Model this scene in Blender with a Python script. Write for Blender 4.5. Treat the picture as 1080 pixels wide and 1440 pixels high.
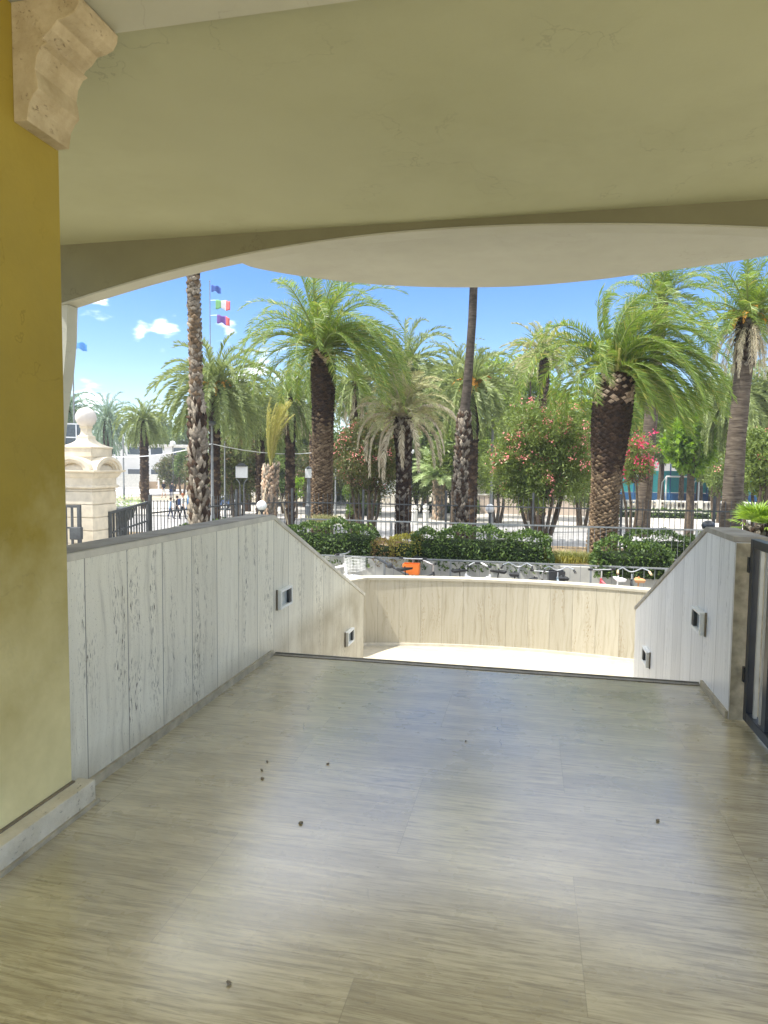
import bpy, math, random
import numpy as np
from mathutils import Vector, Matrix, Euler
R_ = math.radians
scene = bpy.context.scene
for o in list(bpy.data.objects): bpy.data.objects.remove(o)
COL = scene.collection

# ------------------------------------------------------------------ camera, sky, sun, exposure
cam_d = bpy.data.cameras.new("camera"); cam = bpy.data.objects.new("camera", cam_d); COL.objects.link(cam)
cam_d.sensor_fit = 'VERTICAL'; cam_d.sensor_height = 36; cam_d.lens = 24
cam_d.clip_start = .05; cam_d.clip_end = 2000
CAMM = Matrix.Rotation(R_(12.05), 4, 'Z') @ Matrix.Rotation(R_(90-3.87), 4, 'X') @ Matrix.Rotation(R_(.6), 4, 'Z')
cam.matrix_world = Matrix.Translation((0, 0, 1.5)) @ CAMM
scene.camera = cam
SUN = Vector((-.47, -.20, .86)).normalized()
w = bpy.data.worlds.new("World"); scene.world = w; w.use_nodes = True
wn, wl = w.node_tree.nodes, w.node_tree.links
bg = wn["Background"]; bg.inputs[1].default_value = .14
sky = wn.new("ShaderNodeTexSky"); sky.sky_type = 'NISHITA'; sky.sun_disc = False
sky.sun_elevation = math.asin(SUN.z); sky.sun_rotation = math.atan2(SUN.x, SUN.y)
sky.altitude = 0; sky.air_density = 1.0; sky.dust_density = .35; sky.ozone_density = 2.2
tc = wn.new("ShaderNodeTexCoord"); mp = wn.new("ShaderNodeMapping"); mp.inputs['Scale'].default_value = (1, 1, 2.6)
mp.inputs['Location'].default_value = (1.75, .6, .2)
nz = wn.new("ShaderNodeTexNoise"); nz.inputs['Scale'].default_value = 4.2; nz.inputs['Detail'].default_value = 7; nz.inputs['Roughness'].default_value = .55
rp = wn.new("ShaderNodeValToRGB"); rp.color_ramp.elements[0].position = .70; rp.color_ramp.elements[1].position = .86
mx = wn.new("ShaderNodeMixRGB"); mx.inputs[2].default_value = (7.2, 7.3, 7.4, 1)
wl.new(tc.outputs['Generated'], mp.inputs[0]); wl.new(mp.outputs[0], nz.inputs['Vector']); wl.new(nz.outputs[0], rp.inputs[0])
# a few small cumulus puffs low over the plaza
def _cloud(vec, rad, prev):
    vd = wn.new('ShaderNodeVectorMath'); vd.operation = 'DISTANCE'; wl.new(tc.outputs['Generated'], vd.inputs[0]); vd.inputs[1].default_value = vec
    mr = wn.new('ShaderNodeMapRange'); mr.inputs[1].default_value = rad*.85; mr.inputs[2].default_value = 0; wl.new(vd.outputs['Value'], mr.inputs[0])
    ad = wn.new('ShaderNodeMath'); ad.operation = 'MAXIMUM'; wl.new(mr.outputs[0], ad.inputs[0])
    if prev is None: ad.inputs[1].default_value = 0
    else: wl.new(prev, ad.inputs[1])
    return ad.outputs[0]
_m = None
for _px, _py, _r in ((230,458,.055),(198,464,.035),(368,520,.09),(395,535,.07),(145,425,.06),(322,470,.04),(345,545,.07),(120,560,.08)):
    _v = (CAMM.to_3x3() @ Vector(((_px-540)/960, -(_py-720)/960, -1))).normalized(); _m = _cloud(tuple(_v), _r, _m)
nz2 = wn.new("ShaderNodeTexNoise"); nz2.inputs['Scale'].default_value = 22; nz2.inputs['Detail'].default_value = 7; wl.new(mp.outputs[0], nz2.inputs['Vector'])
_a = wn.new('ShaderNodeMath'); _a.operation = 'MULTIPLY_ADD'; wl.new(nz2.outputs[0], _a.inputs[0]); _a.inputs[1].default_value = 3.4; _a.inputs[2].default_value = -2.62
_a2 = wn.new('ShaderNodeMath'); _a2.operation = 'MULTIPLY_ADD'; wl.new(_m, _a2.inputs[0]); _a2.inputs[1].default_value = 1.5; wl.new(_a.outputs[0], _a2.inputs[2])
_c2 = wn.new('ShaderNodeMapRange'); _c2.interpolation_type = 'SMOOTHSTEP'; _c2.inputs[1].default_value = 0; _c2.inputs[2].default_value = .9; _c2.inputs[4].default_value = .85; wl.new(_a2.outputs[0], _c2.inputs[0])
# broken cloud higher up, above the canopy edge (seen only as the sheen on the polished floor)
_sz = wn.new('ShaderNodeSeparateXYZ'); wl.new(tc.outputs['Generated'], _sz.inputs[0])
_e = wn.new('ShaderNodeMapRange'); _e.interpolation_type = 'SMOOTHSTEP'; _e.inputs[1].default_value = .38; _e.inputs[2].default_value = .55; wl.new(_sz.outputs[2], _e.inputs[0])
_n3 = wn.new('ShaderNodeTexNoise'); _n3.inputs['Scale'].default_value = 2.6; _n3.inputs['Detail'].default_value = 7; wl.new(mp.outputs[0], _n3.inputs['Vector'])
_f = wn.new('ShaderNodeMapRange'); _f.inputs[1].default_value = .30; _f.inputs[2].default_value = .52; _f.inputs[4].default_value = .9; wl.new(_n3.outputs[0], _f.inputs[0])
_h = wn.new('ShaderNodeMath'); _h.operation = 'MULTIPLY'; wl.new(_e.outputs[0], _h.inputs[0]); wl.new(_f.outputs[0], _h.inputs[1])
_d = wn.new('ShaderNodeMath'); _d.operation = 'MAXIMUM'; wl.new(_h.outputs[0], _d.inputs[0]); wl.new(_c2.outputs[0], _d.inputs[1])
wl.new(_d.outputs[0], mx.inputs[0]); hs = wn.new('ShaderNodeHueSaturation'); hs.inputs['Saturation'].default_value = 1.38; hs.inputs['Value'].default_value = .49; hs.inputs['Hue'].default_value = .512
wl.new(sky.outputs[0], hs.inputs['Color']); wl.new(hs.outputs[0], mx.inputs[1]); wl.new(mx.outputs[0], bg.inputs[0])
sd = bpy.data.lights.new("sun", 'SUN'); sd.energy = 2.6; sd.angle = R_(.5); sd.color = (1, .965, .91)
so = bpy.data.objects.new("sun", sd); COL.objects.link(so); so.rotation_euler = SUN.to_track_quat('Z', 'Y').to_euler()
scene.view_settings.view_transform = 'Standard'; scene.view_settings.look = 'None'
scene.view_settings.exposure = 1.75; scene.view_settings.gamma = 1
scene.render.engine = 'CYCLES'
scene.cycles.max_bounces = 10; scene.cycles.diffuse_bounces = 6; scene.cycles.transparent_max_bounces = 12

# ------------------------------------------------------------------ helpers
CM3 = CAMM.to_3x3()
def at(px, py, d):
    "point seen at photo pixel px,py at d metres in front of the camera"
    return Vector((0, 0, 1.5)) + CM3 @ Vector(((px-540)/960*d, -(py-720)/960*d, -d))
def atz(px, d, z):
    p = at(px, 650, d); return Vector((p.x, p.y, z))
def zat(py, d, px=540): return at(px, py, d).z
def tag(o, label=None, cat=None, group=None, kind=None):
    if label: o['label'] = label
    if cat: o['category'] = cat
    if group: o['group'] = group
    if kind: o['kind'] = kind
    return o
def empty(name, loc=(0, 0, 0), rz=0, label=None, cat=None, group=None):
    o = bpy.data.objects.new(name, None); COL.objects.link(o); o.location = loc; o.rotation_euler = (0, 0, rz)
    o.empty_display_size = .1
    return tag(o, label, cat, group)
def copy_tree(o, parent=None):
    c = o.copy(); COL.objects.link(c)
    if parent: c.parent = parent
    for ch in list(o.children): copy_tree(ch, c)
    return c
def npobj(name, V, Q, mat, parent=None, smooth=False, mi=None):
    V = np.asarray(V, np.float32); Q = np.asarray(Q, np.int32)
    me = bpy.data.meshes.new(name); me.vertices.add(len(V)); me.vertices.foreach_set('co', V.ravel())
    me.loops.add(Q.size); me.loops.foreach_set('vertex_index', Q.ravel())
    me.polygons.add(len(Q)); me.polygons.foreach_set('loop_start', np.arange(0, Q.size, 4, dtype=np.int32))
    for m in (mat if isinstance(mat, (list, tuple)) else [mat]): me.materials.append(m)
    if mi is not None: me.polygons.foreach_set('material_index', np.asarray(mi, np.int32))
    if smooth: me.polygons.foreach_set('use_smooth', np.ones(len(Q), bool))
    me.update(calc_edges=True)
    o = bpy.data.objects.new(name, me); COL.objects.link(o)
    if parent: o.parent = parent
    return o
class MB:
    def __init__(s): s.v = []; s.f = []; s.m = []
    def add(s, vs, fs, m=0):
        b = len(s.v); s.v += [tuple(v) for v in vs]; s.f += [tuple(i+b for i in f) for f in fs]; s.m += [m]*len(fs); return s
    def box(s, x0, x1, y0, y1, z0, z1, m=0):
        return s.add([(x0,y0,z0),(x1,y0,z0),(x1,y1,z0),(x0,y1,z0),(x0,y0,z1),(x1,y0,z1),(x1,y1,z1),(x0,y1,z1)],
                     [(0,3,2,1),(4,5,6,7),(0,1,5,4),(1,2,6,5),(2,3,7,6),(3,0,4,7)], m)
    def bar(s, a, b, wd, ht, m=0):
        a, b = Vector(a), Vector(b); d = (b-a).normalized(); up = Vector((0,0,1)) if abs(d.z) < .95 else Vector((0,1,0))
        x = d.cross(up).normalized()*wd/2; y = x.cross(d).normalized()*ht/2
        vs = [a-x-y, a+x-y, a+x+y, a-x+y, b-x-y, b+x-y, b+x+y, b-x+y]
        return s.add(vs, [(0,1,2,3),(7,6,5,4),(0,4,5,1),(1,5,6,2),(2,6,7,3),(3,7,4,0)], m)
    def tube(s, pts, rads, n=8, m=0, cap=True):
        pts = [Vector(p) for p in pts]
        if not isinstance(rads, (list, tuple)): rads = [rads]*len(pts)
        rings = []; px = None
        for i, p in enumerate(pts):
            d = (pts[min(i+1, len(pts)-1)]-pts[max(i-1, 0)])
            if d.length < 1e-9: d = Vector((0,0,1))
            d.normalize()
            if px is None: px = d.orthogonal().normalized()
            px = (px - d*px.dot(d)).normalized(); py = d.cross(px)
            rings += [p+(px*math.cos(2*math.pi*k/n)+py*math.sin(2*math.pi*k/n))*rads[i] for k in range(n)]
        fs = []
        for i in range(len(pts)-1):
            for k in range(n): a = i*n+k; b = i*n+(k+1) % n; fs.append((a, b, b+n, a+n))
        if cap: fs.append(tuple(range(n-1, -1, -1))); fs.append(tuple((len(pts)-1)*n+k for k in range(n)))
        return s.add(rings, fs, m)
    def lathe(s, c, prof, n=12, m=0, sq=False, rot=0):
        vs = []; k2 = 4 if sq else n
        for r, z in prof:
            for k in range(k2):
                a = 2*math.pi*k/k2+rot+(math.pi/4 if sq else 0); rr = r*(math.sqrt(2) if sq else 1)
                vs.append((c[0]+rr*math.cos(a), c[1]+rr*math.sin(a), c[2]+z))
        fs = []
        for i in range(len(prof)-1):
            for k in range(k2): a = i*k2+k; b = i*k2+(k+1) % k2; fs.append((a, b, b+k2, a+k2))
        fs.append(tuple(range(k2-1, -1, -1))); fs.append(tuple((len(prof)-1)*k2+k for k in range(k2)))
        return s.add(vs, fs, m)
    def ball(s, c, r, n=16, m=0, sz=1):
        return s.lathe(c, [(max(1e-4, r*math.sin(math.pi*i/n)), -r*sz*math.cos(math.pi*i/n)) for i in range(n+1)], n*2, m)
    def torus(s, c, ax, R, r, n=24, k=6, m=0):
        ax = Vector(ax).normalized(); u = ax.orthogonal().normalized(); v = ax.cross(u); vs = []; fs = []
        for i in range(n):
            d = u*math.cos(2*math.pi*i/n)+v*math.sin(2*math.pi*i/n)
            for j in range(k): vs.append(Vector(c)+d*(R+r*math.cos(2*math.pi*j/k))+ax*r*math.sin(2*math.pi*j/k))
        for i in range(n):
            for j in range(k): fs.append((i*k+j, ((i+1)%n)*k+j, ((i+1)%n)*k+(j+1)%k, i*k+(j+1)%k))
        return s.add(vs, fs, m)
    def prism(s, poly, axis, a0, a1, m=0):
        "poly of 2-D points extruded along axis ('x','y','z') from a0 to a1"
        def P(p, a): return (a, p[0], p[1]) if axis == 'x' else (p[0], a, p[1]) if axis == 'y' else (p[0], p[1], a)
        n = len(poly); vs = [P(p, a0) for p in poly]+[P(p, a1) for p in poly]
        return s.add(vs, [tuple(range(n)), tuple(range(2*n-1, n-1, -1))]+[(i, i+n, (i+1)%n+n, (i+1)%n) for i in range(n)], m)
    def build(s, name, mat, parent=None, smooth=False, bevel=0):
        me = bpy.data.meshes.new(name); me.from_pydata(s.v, [], s.f)
        for mm in (mat if isinstance(mat, (list, tuple)) else [mat]): me.materials.append(mm)
        me.polygons.foreach_set('material_index', s.m)
        import bmesh
        b = bmesh.new(); b.from_mesh(me); bmesh.ops.recalc_face_normals(b, faces=b.faces[:]); b.to_mesh(me); b.free()
        if smooth:
            me.polygons.foreach_set('use_smooth', [True]*len(me.polygons)); me.set_sharp_from_angle(angle=R_(40))
        me.update()
        o = bpy.data.objects.new(name, me); COL.objects.link(o)
        if parent: o.parent = parent
        if bevel:
            bm = o.modifiers.new('bevel', 'BEVEL'); bm.width = bevel; bm.segments = 2; bm.limit_method = 'ANGLE'; bm.angle_limit = R_(35)
        return o

# ------------------------------------------------------------------ materials
class NT:
    def __init__(s, name, rough=.6, spec=.5, metal=0):
        s.mat = bpy.data.materials.new(name); s.mat.use_nodes = True; s.t = s.mat.node_tree; s.n = s.t.nodes; s.l = s.t.links
        s.b = s.n['Principled BSDF']; s.b.inputs['Roughness'].default_value = rough
        s.b.inputs['Specular IOR Level'].default_value = spec; s.b.inputs['Metallic'].default_value = metal
        s.co = s.n.new('ShaderNodeTexCoord').outputs['Object']
    def set(s, inp, v):
        if hasattr(v, 'links'): s.l.new(v, inp)
        else: inp.default_value = v if not isinstance(v, tuple) or len(v) != 3 or inp.type == 'VECTOR' else (*v, 1)
    def map(s, scale=(1,1,1), rot=(0,0,0), loc=(0,0,0), src=None):
        m = s.n.new('ShaderNodeMapping'); m.inputs['Scale'].default_value = scale; m.inputs['Rotation'].default_value = rot
        m.inputs['Location'].default_value = loc; s.l.new(src or s.co, m.inputs[0]); return m.outputs[0]
    def noise(s, sc, detail=4, rough=.55, src=None, dist=0):
        n = s.n.new('ShaderNodeTexNoise'); n.inputs['Scale'].default_value = sc; n.inputs['Detail'].default_value = detail
        n.inputs['Roughness'].default_value = rough; n.inputs['Distortion'].default_value = dist
        s.l.new(src or s.co, n.inputs['Vector']); return n.outputs[0]
    def ramp(s, v, stops):
        r = s.n.new('ShaderNodeValToRGB'); e = r.color_ramp.elements
        while len(e) < len(stops): e.new(.5)
        for i, (p, c) in enumerate(stops): e[i].position = p; e[i].color = (*c, 1) if isinstance(c, tuple) else (c, c, c, 1)
        s.l.new(v, r.inputs[0]); return r.outputs[0]
    def mix(s, f, a, b, mode='MIX'):
        m = s.n.new('ShaderNodeMixRGB'); m.blend_type = mode; s.set(m.inputs[0], f); s.set(m.inputs[1], a); s.set(m.inputs[2], b); return m.outputs[0]
    def math(s, op, a, b=0., c=0.):
        m = s.n.new('ShaderNodeMath'); m.operation = op; s.set(m.inputs[0], a); s.set(m.inputs[1], b)
        if op in ('MULTIPLY_ADD', 'COMPARE'): s.set(m.inputs[2], c)
        return m.outputs[0]
    def sep(s, src=None):
        m = s.n.new('ShaderNodeSeparateXYZ'); s.l.new(src or s.co, m.inputs[0]); return m.outputs
    def comb(s, x, y, z):
        m = s.n.new('ShaderNodeCombineXYZ'); s.set(m.inputs[0], x); s.set(m.inputs[1], y); s.set(m.inputs[2], z); return m.outputs[0]
    def color(s, v): s.set(s.b.inputs['Base Color'], v); return s
    def rough(s, v): s.set(s.b.inputs['Roughness'], v); return s
    def bump(s, h, strength=.3, dist=.01):
        b = s.n.new('ShaderNodeBump'); b.inputs['Strength'].default_value = strength; b.inputs['Distance'].default_value = dist
        s.l.new(h, b.inputs['Height']); s.l.new(b.outputs[0], s.b.inputs['Normal']); return s

def simple(name, col, rough=.6, spec=.5, metal=0, var=.15, sc=8, bump=.15):
    t = NT(name, rough, spec, metal); n = t.noise(sc, 6)
    a = tuple(c*(1-var) for c in col); b = tuple(min(1, c*(1+var)) for c in col)
    t.color(t.ramp(n, [(.3, a), (.7, b)]))
    if bump: t.bump(t.noise(sc*6, 3), bump, .004)
    return t.mat

def travertine(name, along, light=(.66,.64,.57), dark=(.43,.39,.30), pit=(.13,.11,.08), off=0., w=.333, pits=.5, rough=.45, cloud=.5, base_dirt=None, joint=.72):
    "vertical stone slabs w metres wide; veins run up the slab"
    t = NT(name, rough, .4); X, Y, Z = t.sep()
    u = Y if along == 'y' else X
    q = t.math('ADD', t.math('DIVIDE', u, w), off); fl = t.math('FLOOR', q); fr = t.math('FRACT', q)
    wn_ = t.n.new('ShaderNodeTexWhiteNoise'); wn_.noise_dimensions = '1D'; t.l.new(fl, wn_.inputs['W']); rnd = wn_.outputs[0]
    zz = t.math('MULTIPLY_ADD', rnd, 37., Z)
    wob = t.math('MULTIPLY', t.math('SUBTRACT', t.noise(1.6, 3, src=t.comb(u, 0., zz)), .5), .16)
    uu = t.math('ADD', u, wob)
    vein = t.noise(1., 7, .62, t.comb(t.math('MULTIPLY', uu, 26.), 3., t.math('MULTIPLY', zz, 1.3)))
    broad = t.noise(1., 3, .5, t.comb(t.math('MULTIPLY', uu, 7.), 9., t.math('MULTIPLY', zz, .7)))
    c = t.ramp(vein, [(.30, tuple(d*.8 for d in dark)), (.47, tuple((a*2+b)/3 for a, b in zip(light, dark))), (.62, light)])
    c = t.mix(t.math('MULTIPLY', t.ramp(broad, [(.35, 1.), (.62, 0.)]), cloud), c, tuple(d*.5+l*.5 for d, l in zip(dark, light)))
    # pits: short dark holes lined up along the veins
    zone = t.ramp(t.noise(1., 2, .5, t.comb(t.math('MULTIPLY', uu, 11.), 21., t.math('MULTIPLY', zz, .6))), [(.50, .04), (.60, 1.)])
    hole = t.ramp(t.noise(1., 4, .6, t.comb(t.math('MULTIPLY', uu, 125.), 0., t.math('MULTIPLY', zz, 17.))), [(.555, 0.), (.60, 1.)])
    small = t.ramp(t.noise(1., 3, .6, t.comb(t.math('MULTIPLY', uu, 160.), 5., t.math('MULTIPLY', zz, 60.))), [(.63, 0.), (.68, 1.)])
    zone = t.math('MULTIPLY', zone, t.ramp(t.noise(1., 2, .5, t.comb(t.math('MULTIPLY', uu, 3.), 33., t.math('MULTIPLY', zz, 1.6))), [(.42, 0.), (.56, 1.)]))
    ph = t.math('MULTIPLY', t.math('MAXIMUM', t.math('MULTIPLY', zone, hole), t.math('MULTIPLY', small, .5)), pits*1.6)
    ph = t.math('MINIMUM', ph, 1.)
    tone = t.math('MULTIPLY_ADD', rnd, .14, .90)
    c = t.mix(1., c, t.comb(tone, tone, tone), 'MULTIPLY')
    c = t.mix(ph, c, pit)
    jt = t.math('MINIMUM', fr, t.math('SUBTRACT', 1., fr)); jl = t.math('LESS_THAN', jt, .007/w*.333*1.5)
    c = t.mix(t.math('MULTIPLY', jl, joint), c, (.12,.105,.08))
    if base_dirt is not None:
        g = t.math('SUBTRACT', 1., t.math('MULTIPLY', t.math('SUBTRACT', Z, base_dirt), 5.)); g.node.use_clamp = True
        g = t.math('MULTIPLY', g, t.ramp(t.noise(3., 4), [(.3, .3), (.7, .9)]))
        c = t.mix(g, c, (.40,.34,.22))
    t.color(c); h = t.math('SUBTRACT', 1., t.math('MAXIMUM', ph, jl)); t.bump(t.math('ADD', h, t.math('MULTIPLY', vein, .25)), .5, .004)
    return t.mat

def floor_stone(name, light, dark, wx=1.32, wy=.66, r0=.22, r1=.5, spec=.5, polish=True, vs=1.):
    t = NT(name, .3, spec); X, Y, Z = t.sep()
    row = t.math('FLOOR', t.math('DIVIDE', t.math('ADD', Y, .13), wy))
    half = t.math('MULTIPLY', t.math('FRACT', t.math('MULTIPLY', row, .5)), wx)
    cx = t.math('DIVIDE', t.math('ADD', t.math('ADD', X, half), .47), wx); col = t.math('FLOOR', cx)
    wnn = t.n.new('ShaderNodeTexWhiteNoise'); wnn.noise_dimensions = '2D'; t.l.new(t.comb(row, col, 0.), wnn.inputs['Vector']); rnd = wnn.outputs[0]
    yy = t.math('MULTIPLY_ADD', rnd, 23., Y)
    wob = t.math('MULTIPLY', t.math('SUBTRACT', t.noise(1., 4, .55, t.comb(t.math('MULTIPLY', X, 1.6), t.math('MULTIPLY', yy, 3.5), 0.)), .5), .035)
    vy = t.math('ADD', yy, wob)
    vein = t.noise(1., 8, .66, t.comb(t.math('MULTIPLY', X, 4.), t.math('MULTIPLY', vy, 62.*vs), 0.))
    fine = t.noise(1., 6, .7, t.comb(t.math('MULTIPLY', X, 8.), t.math('MULTIPLY', vy, 110.*vs), 4.))
    broad = t.noise(1., 3, .5, t.comb(t.math('MULTIPLY', X, .8), t.math('MULTIPLY', vy, 8.), 0.))
    strat = t.ramp(t.noise(1., 5, .6, t.comb(t.math('MULTIPLY', X, .9), t.math('MULTIPLY', vy, 70.*vs), 11.)), [(.58, 0.), (.64, .55)])
    mid = tuple((a+b)/2 for a, b in zip(light, dark))
    c = t.ramp(vein, [(.33, tuple(d*.55 for d in dark)), (.43, dark), (.49, mid), (.58, light)])
    c = t.mix(t.ramp(fine, [(.40, .7), (.48, 0.)]), c, tuple(d*.7 for d in dark))
    c = t.mix(t.math('MULTIPLY', strat, t.ramp(t.noise(3.1, 4), [(.42, 0.), (.55, 1.)])), c, tuple(d*.55 for d in dark))
    c = t.mix(t.ramp(broad, [(.36, .6), (.52, 0.)]), c, tuple(d*.85 for d in dark)); c = t.mix(t.ramp(broad, [(.55, 0.), (.7, .5)]), c, light)
    pit = t.math('MULTIPLY', t.ramp(broad, [(.36, 1.), (.5, 0.)]), t.ramp(t.noise(1., 4, .6, t.comb(t.math('MULTIPLY', X, 26.), t.math('MULTIPLY', vy, 110.), 0.)), [(.60, 0.), (.68, 1.)]))
    c = t.mix(t.math('MULTIPLY', pit, .75), c, tuple(d*.28 for d in dark))
    tone = t.math('MULTIPLY_ADD', rnd, .13, .93); c = t.mix(1., c, t.comb(tone, tone, tone), 'MULTIPLY')
    fx = t.math('FRACT', cx); fy = t.math('FRACT', t.math('DIVIDE', t.math('ADD', Y, .13), wy))
    dx = t.math('MULTIPLY', t.math('MINIMUM', fx, t.math('SUBTRACT', 1., fx)), wx); dy = t.math('MULTIPLY', t.math('MINIMUM', fy, t.math('SUBTRACT', 1., fy)), wy)
    wj = t.math('MULTIPLY', t.math('SUBTRACT', t.noise(9., 3), .42), .006)
    jl = t.math('LESS_THAN', t.math('MINIMUM', dx, dy), t.math('MAXIMUM', wj, .0014))
    c = t.mix(t.math('MULTIPLY', jl, .42), c, tuple(d*.35 for d in dark))
    # cracks
    vo = t.n.new('ShaderNodeTexVoronoi'); vo.feature = 'DISTANCE_TO_EDGE'; vo.inputs['Scale'].default_value = .55
    cs = t.n.new('ShaderNodeVectorMath'); cs.operation = 'ADD'
    nn = t.n.new('ShaderNodeTexNoise'); nn.inputs['Scale'].default_value = 7.; t.l.new(t.co, nn.inputs['Vector'])
    sc = t.n.new('ShaderNodeVectorMath'); sc.operation = 'SCALE'; sc.inputs['Scale'].default_value = .12; t.l.new(nn.outputs['Color'], sc.inputs[0])
    t.l.new(t.co, cs.inputs[0]); t.l.new(sc.outputs[0], cs.inputs[1]); t.l.new(cs.outputs[0], vo.inputs['Vector'])
    ck = t.math('MULTIPLY', t.math('LESS_THAN', vo.outputs[0], .0013), t.ramp(t.noise(1.7, 2), [(.56, 0.), (.60, 1.)]))
    c = t.mix(t.math('MULTIPLY', ck, .8), c, tuple(d*.25 for d in dark))
    # grime toward the walls and in patches
    c = t.mix(t.ramp(t.noise(1.1, 5, .6), [(.45, 0.), (.72, .28)]), c, tuple(d*a for d, a in zip(dark, (.85,.8,.68))))
    t.color(c)
    rr = t.ramp(t.noise(2.3, 5, .6), [(.3, r0), (.7, r1)]); rr = t.math('ADD', rr, t.math('MULTIPLY', t.math('MAXIMUM', pit, jl), .3)); t.rough(rr)
    t.bump(t.math('SUBTRACT', t.math('MULTIPLY', vein, .5), t.math('MAXIMUM', pit, jl)), .12, .003)
    if polish: t.b.inputs['Coat Weight'].default_value = .9; t.b.inputs['Coat Roughness'].default_value = .22; t.b.inputs['Coat IOR'].default_value = 2.5
    return t.mat

def plaster(name, col, stain, var=.08, sc=3, bump=.25, dark=None):
    t = NT(name, .75, .25); n = t.noise(sc, 7, .62); n2 = t.noise(.9, 4, .5)
    c = t.ramp(n, [(.3, tuple(x*(1-var) for x in col)), (.7, tuple(min(1, x*(1+var)) for x in col))])
    c = t.mix(t.ramp(n2, [(.45, 0.), (.75, .55)]), c, stain)
    vo = t.n.new('ShaderNodeTexVoronoi'); vo.feature = 'DISTANCE_TO_EDGE'; vo.inputs['Scale'].default_value = .42
    nn = t.n.new('ShaderNodeTexNoise'); nn.inputs['Scale'].default_value = 2.2; nn.inputs['Detail'].default_value = 6; t.l.new(t.co, nn.inputs['Vector']); t.l.new(nn.outputs['Color'], vo.inputs['Vector'])
    ck = t.math('MULTIPLY', t.math('LESS_THAN', vo.outputs[0], .0012), t.ramp(t.noise(1.1, 2), [(.5, 0.), (.6, 1.)]))
    c = t.mix(t.ramp(t.noise(.55, 6, .7), [(.5, 0.), (.68, .35)]), c, tuple(x*.82 for x in stain)); c = t.mix(t.math('MULTIPLY', ck, .35), c, tuple(x*.5 for x in col))
    t.color(c); t.bump(t.math('ADD', t.noise(45, 4, .6), t.math('MULTIPLY', t.noise(7, 4), .8)), bump, .006); return t.mat

def leafmat(name, a, b, trans=.35, rough=.5, c3=None, p3=.9, spec=.4):
    t = NT(name, rough, spec); g = t.n.new('ShaderNodeNewGeometry'); oi = t.n.new('ShaderNodeObjectInfo')
    r = g.outputs['Random Per Island']
    st = [(0., a), (.8, b)] if c3 is None else [(0., a), (p3-.04, b), (p3, c3)]
    c = t.ramp(r, st)
    n = t.noise(1.3, 3); c = t.mix(t.ramp(n, [(.35, .0), (.7, .3)]), c, tuple(x*.7 for x in a))
    t.color(c)
    tr = t.n.new('ShaderNodeBsdfTranslucent'); ms = t.n.new('ShaderNodeMixShader'); ms.inputs[0].default_value = trans
    hs = t.n.new('ShaderNodeHueSaturation'); hs.inputs['Value'].default_value = 1.35; hs.inputs['Hue'].default_value = .49; hs.inputs['Saturation'].default_value = 1.1
    t.l.new(c, hs.inputs['Color']); t.l.new(hs.outputs[0], tr.inputs[0])
    out = t.n['Material Output']; t.l.new(t.b.outputs[0], ms.inputs[1]); t.l.new(tr.outputs[0], ms.inputs[2]); t.l.new(ms.outputs[0], out.inputs[0])
    return t.mat

def islandmat(name, a, b, rough=.85, var=.5):
    t = NT(name, rough, .2); g = t.n.new('ShaderNodeNewGeometry')
    c = t.ramp(g.outputs['Random Per Island'], [(0., a), (1., b)])
    c = t.mix(t.ramp(t.noise(22, 6, .65), [(.35, .7), (.7, 0.)]), c, tuple(x*.4 for x in a)); t.color(c)
    t.bump(t.noise(40, 5), .5, .01); return t.mat

M = {}
M['trav_left'] = travertine('travertine_slabs_left', 'y', light=(.90,.86,.70), dark=(.75,.70,.55), off=.86, pit=(.15,.125,.08), pits=.8, base_dirt=0.0)
M['trav_right'] = travertine('travertine_slabs_right', 'y', light=(.88,.87,.83), dark=(.71,.70,.665), off=.86, pits=.3, cloud=.7)
M['trav_bay'] = travertine('travertine_slabs_bay', 'x', light=(.50,.465,.37), dark=(.39,.34,.235), pit=(.30,.22,.12), off=-.04, w=.315, pits=.6, joint=.4)
M['trav_cap'] = simple('cap_stone', (.36,.33,.27), .7, .3, var=.25, sc=6)
M['trav_capl'] = simple('cap_stone_light', (.62,.58,.48), .7, .3, var=.15, sc=6)
M['end_stone'] = simple('rough_end_stone', (.42,.37,.26), .8, .2, var=.35, sc=14, bump=.5)
M['end_stone2'] = simple('cream_coping_stone', (.42,.385,.30), .8, .2, var=.12, sc=8)
M['floor'] = floor_stone('polished_travertine_floor', (.62,.545,.33), (.40,.335,.185), r0=.20, r1=.40)
M['landing'] = floor_stone('landing_stone', (.55,.50,.40), (.46,.42,.31), .8, .33, .5, .7, .3, polish=False)
M['terrace'] = simple('warm_bounce_tiles', (.72,.63,.47), .8, .2, var=.12, sc=2)  # warm tint chosen so these floors bounce warm light into the porch
M['nosing'] = simple('nosing_stone', (.22,.20,.16), .45, .4, var=.3, sc=10)
M['skirt'] = simple('skirting_stone', (.42,.37,.26), .5, .4, var=.3, sc=12)
def pitted(name, light, dark, pit, sc=30):
    t = NT(name, .75, .25); c = t.ramp(t.noise(7, 7, .65), [(.35, dark), (.62, light)])
    p = t.math('MULTIPLY', t.ramp(t.noise(sc*2.2, 4, .6, t.map((1, .45, 1))), [(.61, 0.), (.66, 1.)]), t.ramp(t.noise(9, 3), [(.46, 0.), (.60, 1.)]))
    c = t.mix(t.math('MULTIPLY', p, .8), c, pit); t.color(c)
    t.bump(t.math('SUBTRACT', t.noise(60, 4), t.math('MULTIPLY', p, 2.)), .6, .006); return t.mat
M['plinth'] = pitted('plinth_stone', (.74,.68,.53), (.58,.52,.38), (.20,.17,.11))
M['corbel_stone'] = pitted('corbel_travertine', (.46,.39,.25), (.33,.27,.155), (.20,.15,.09), 38)
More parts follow.
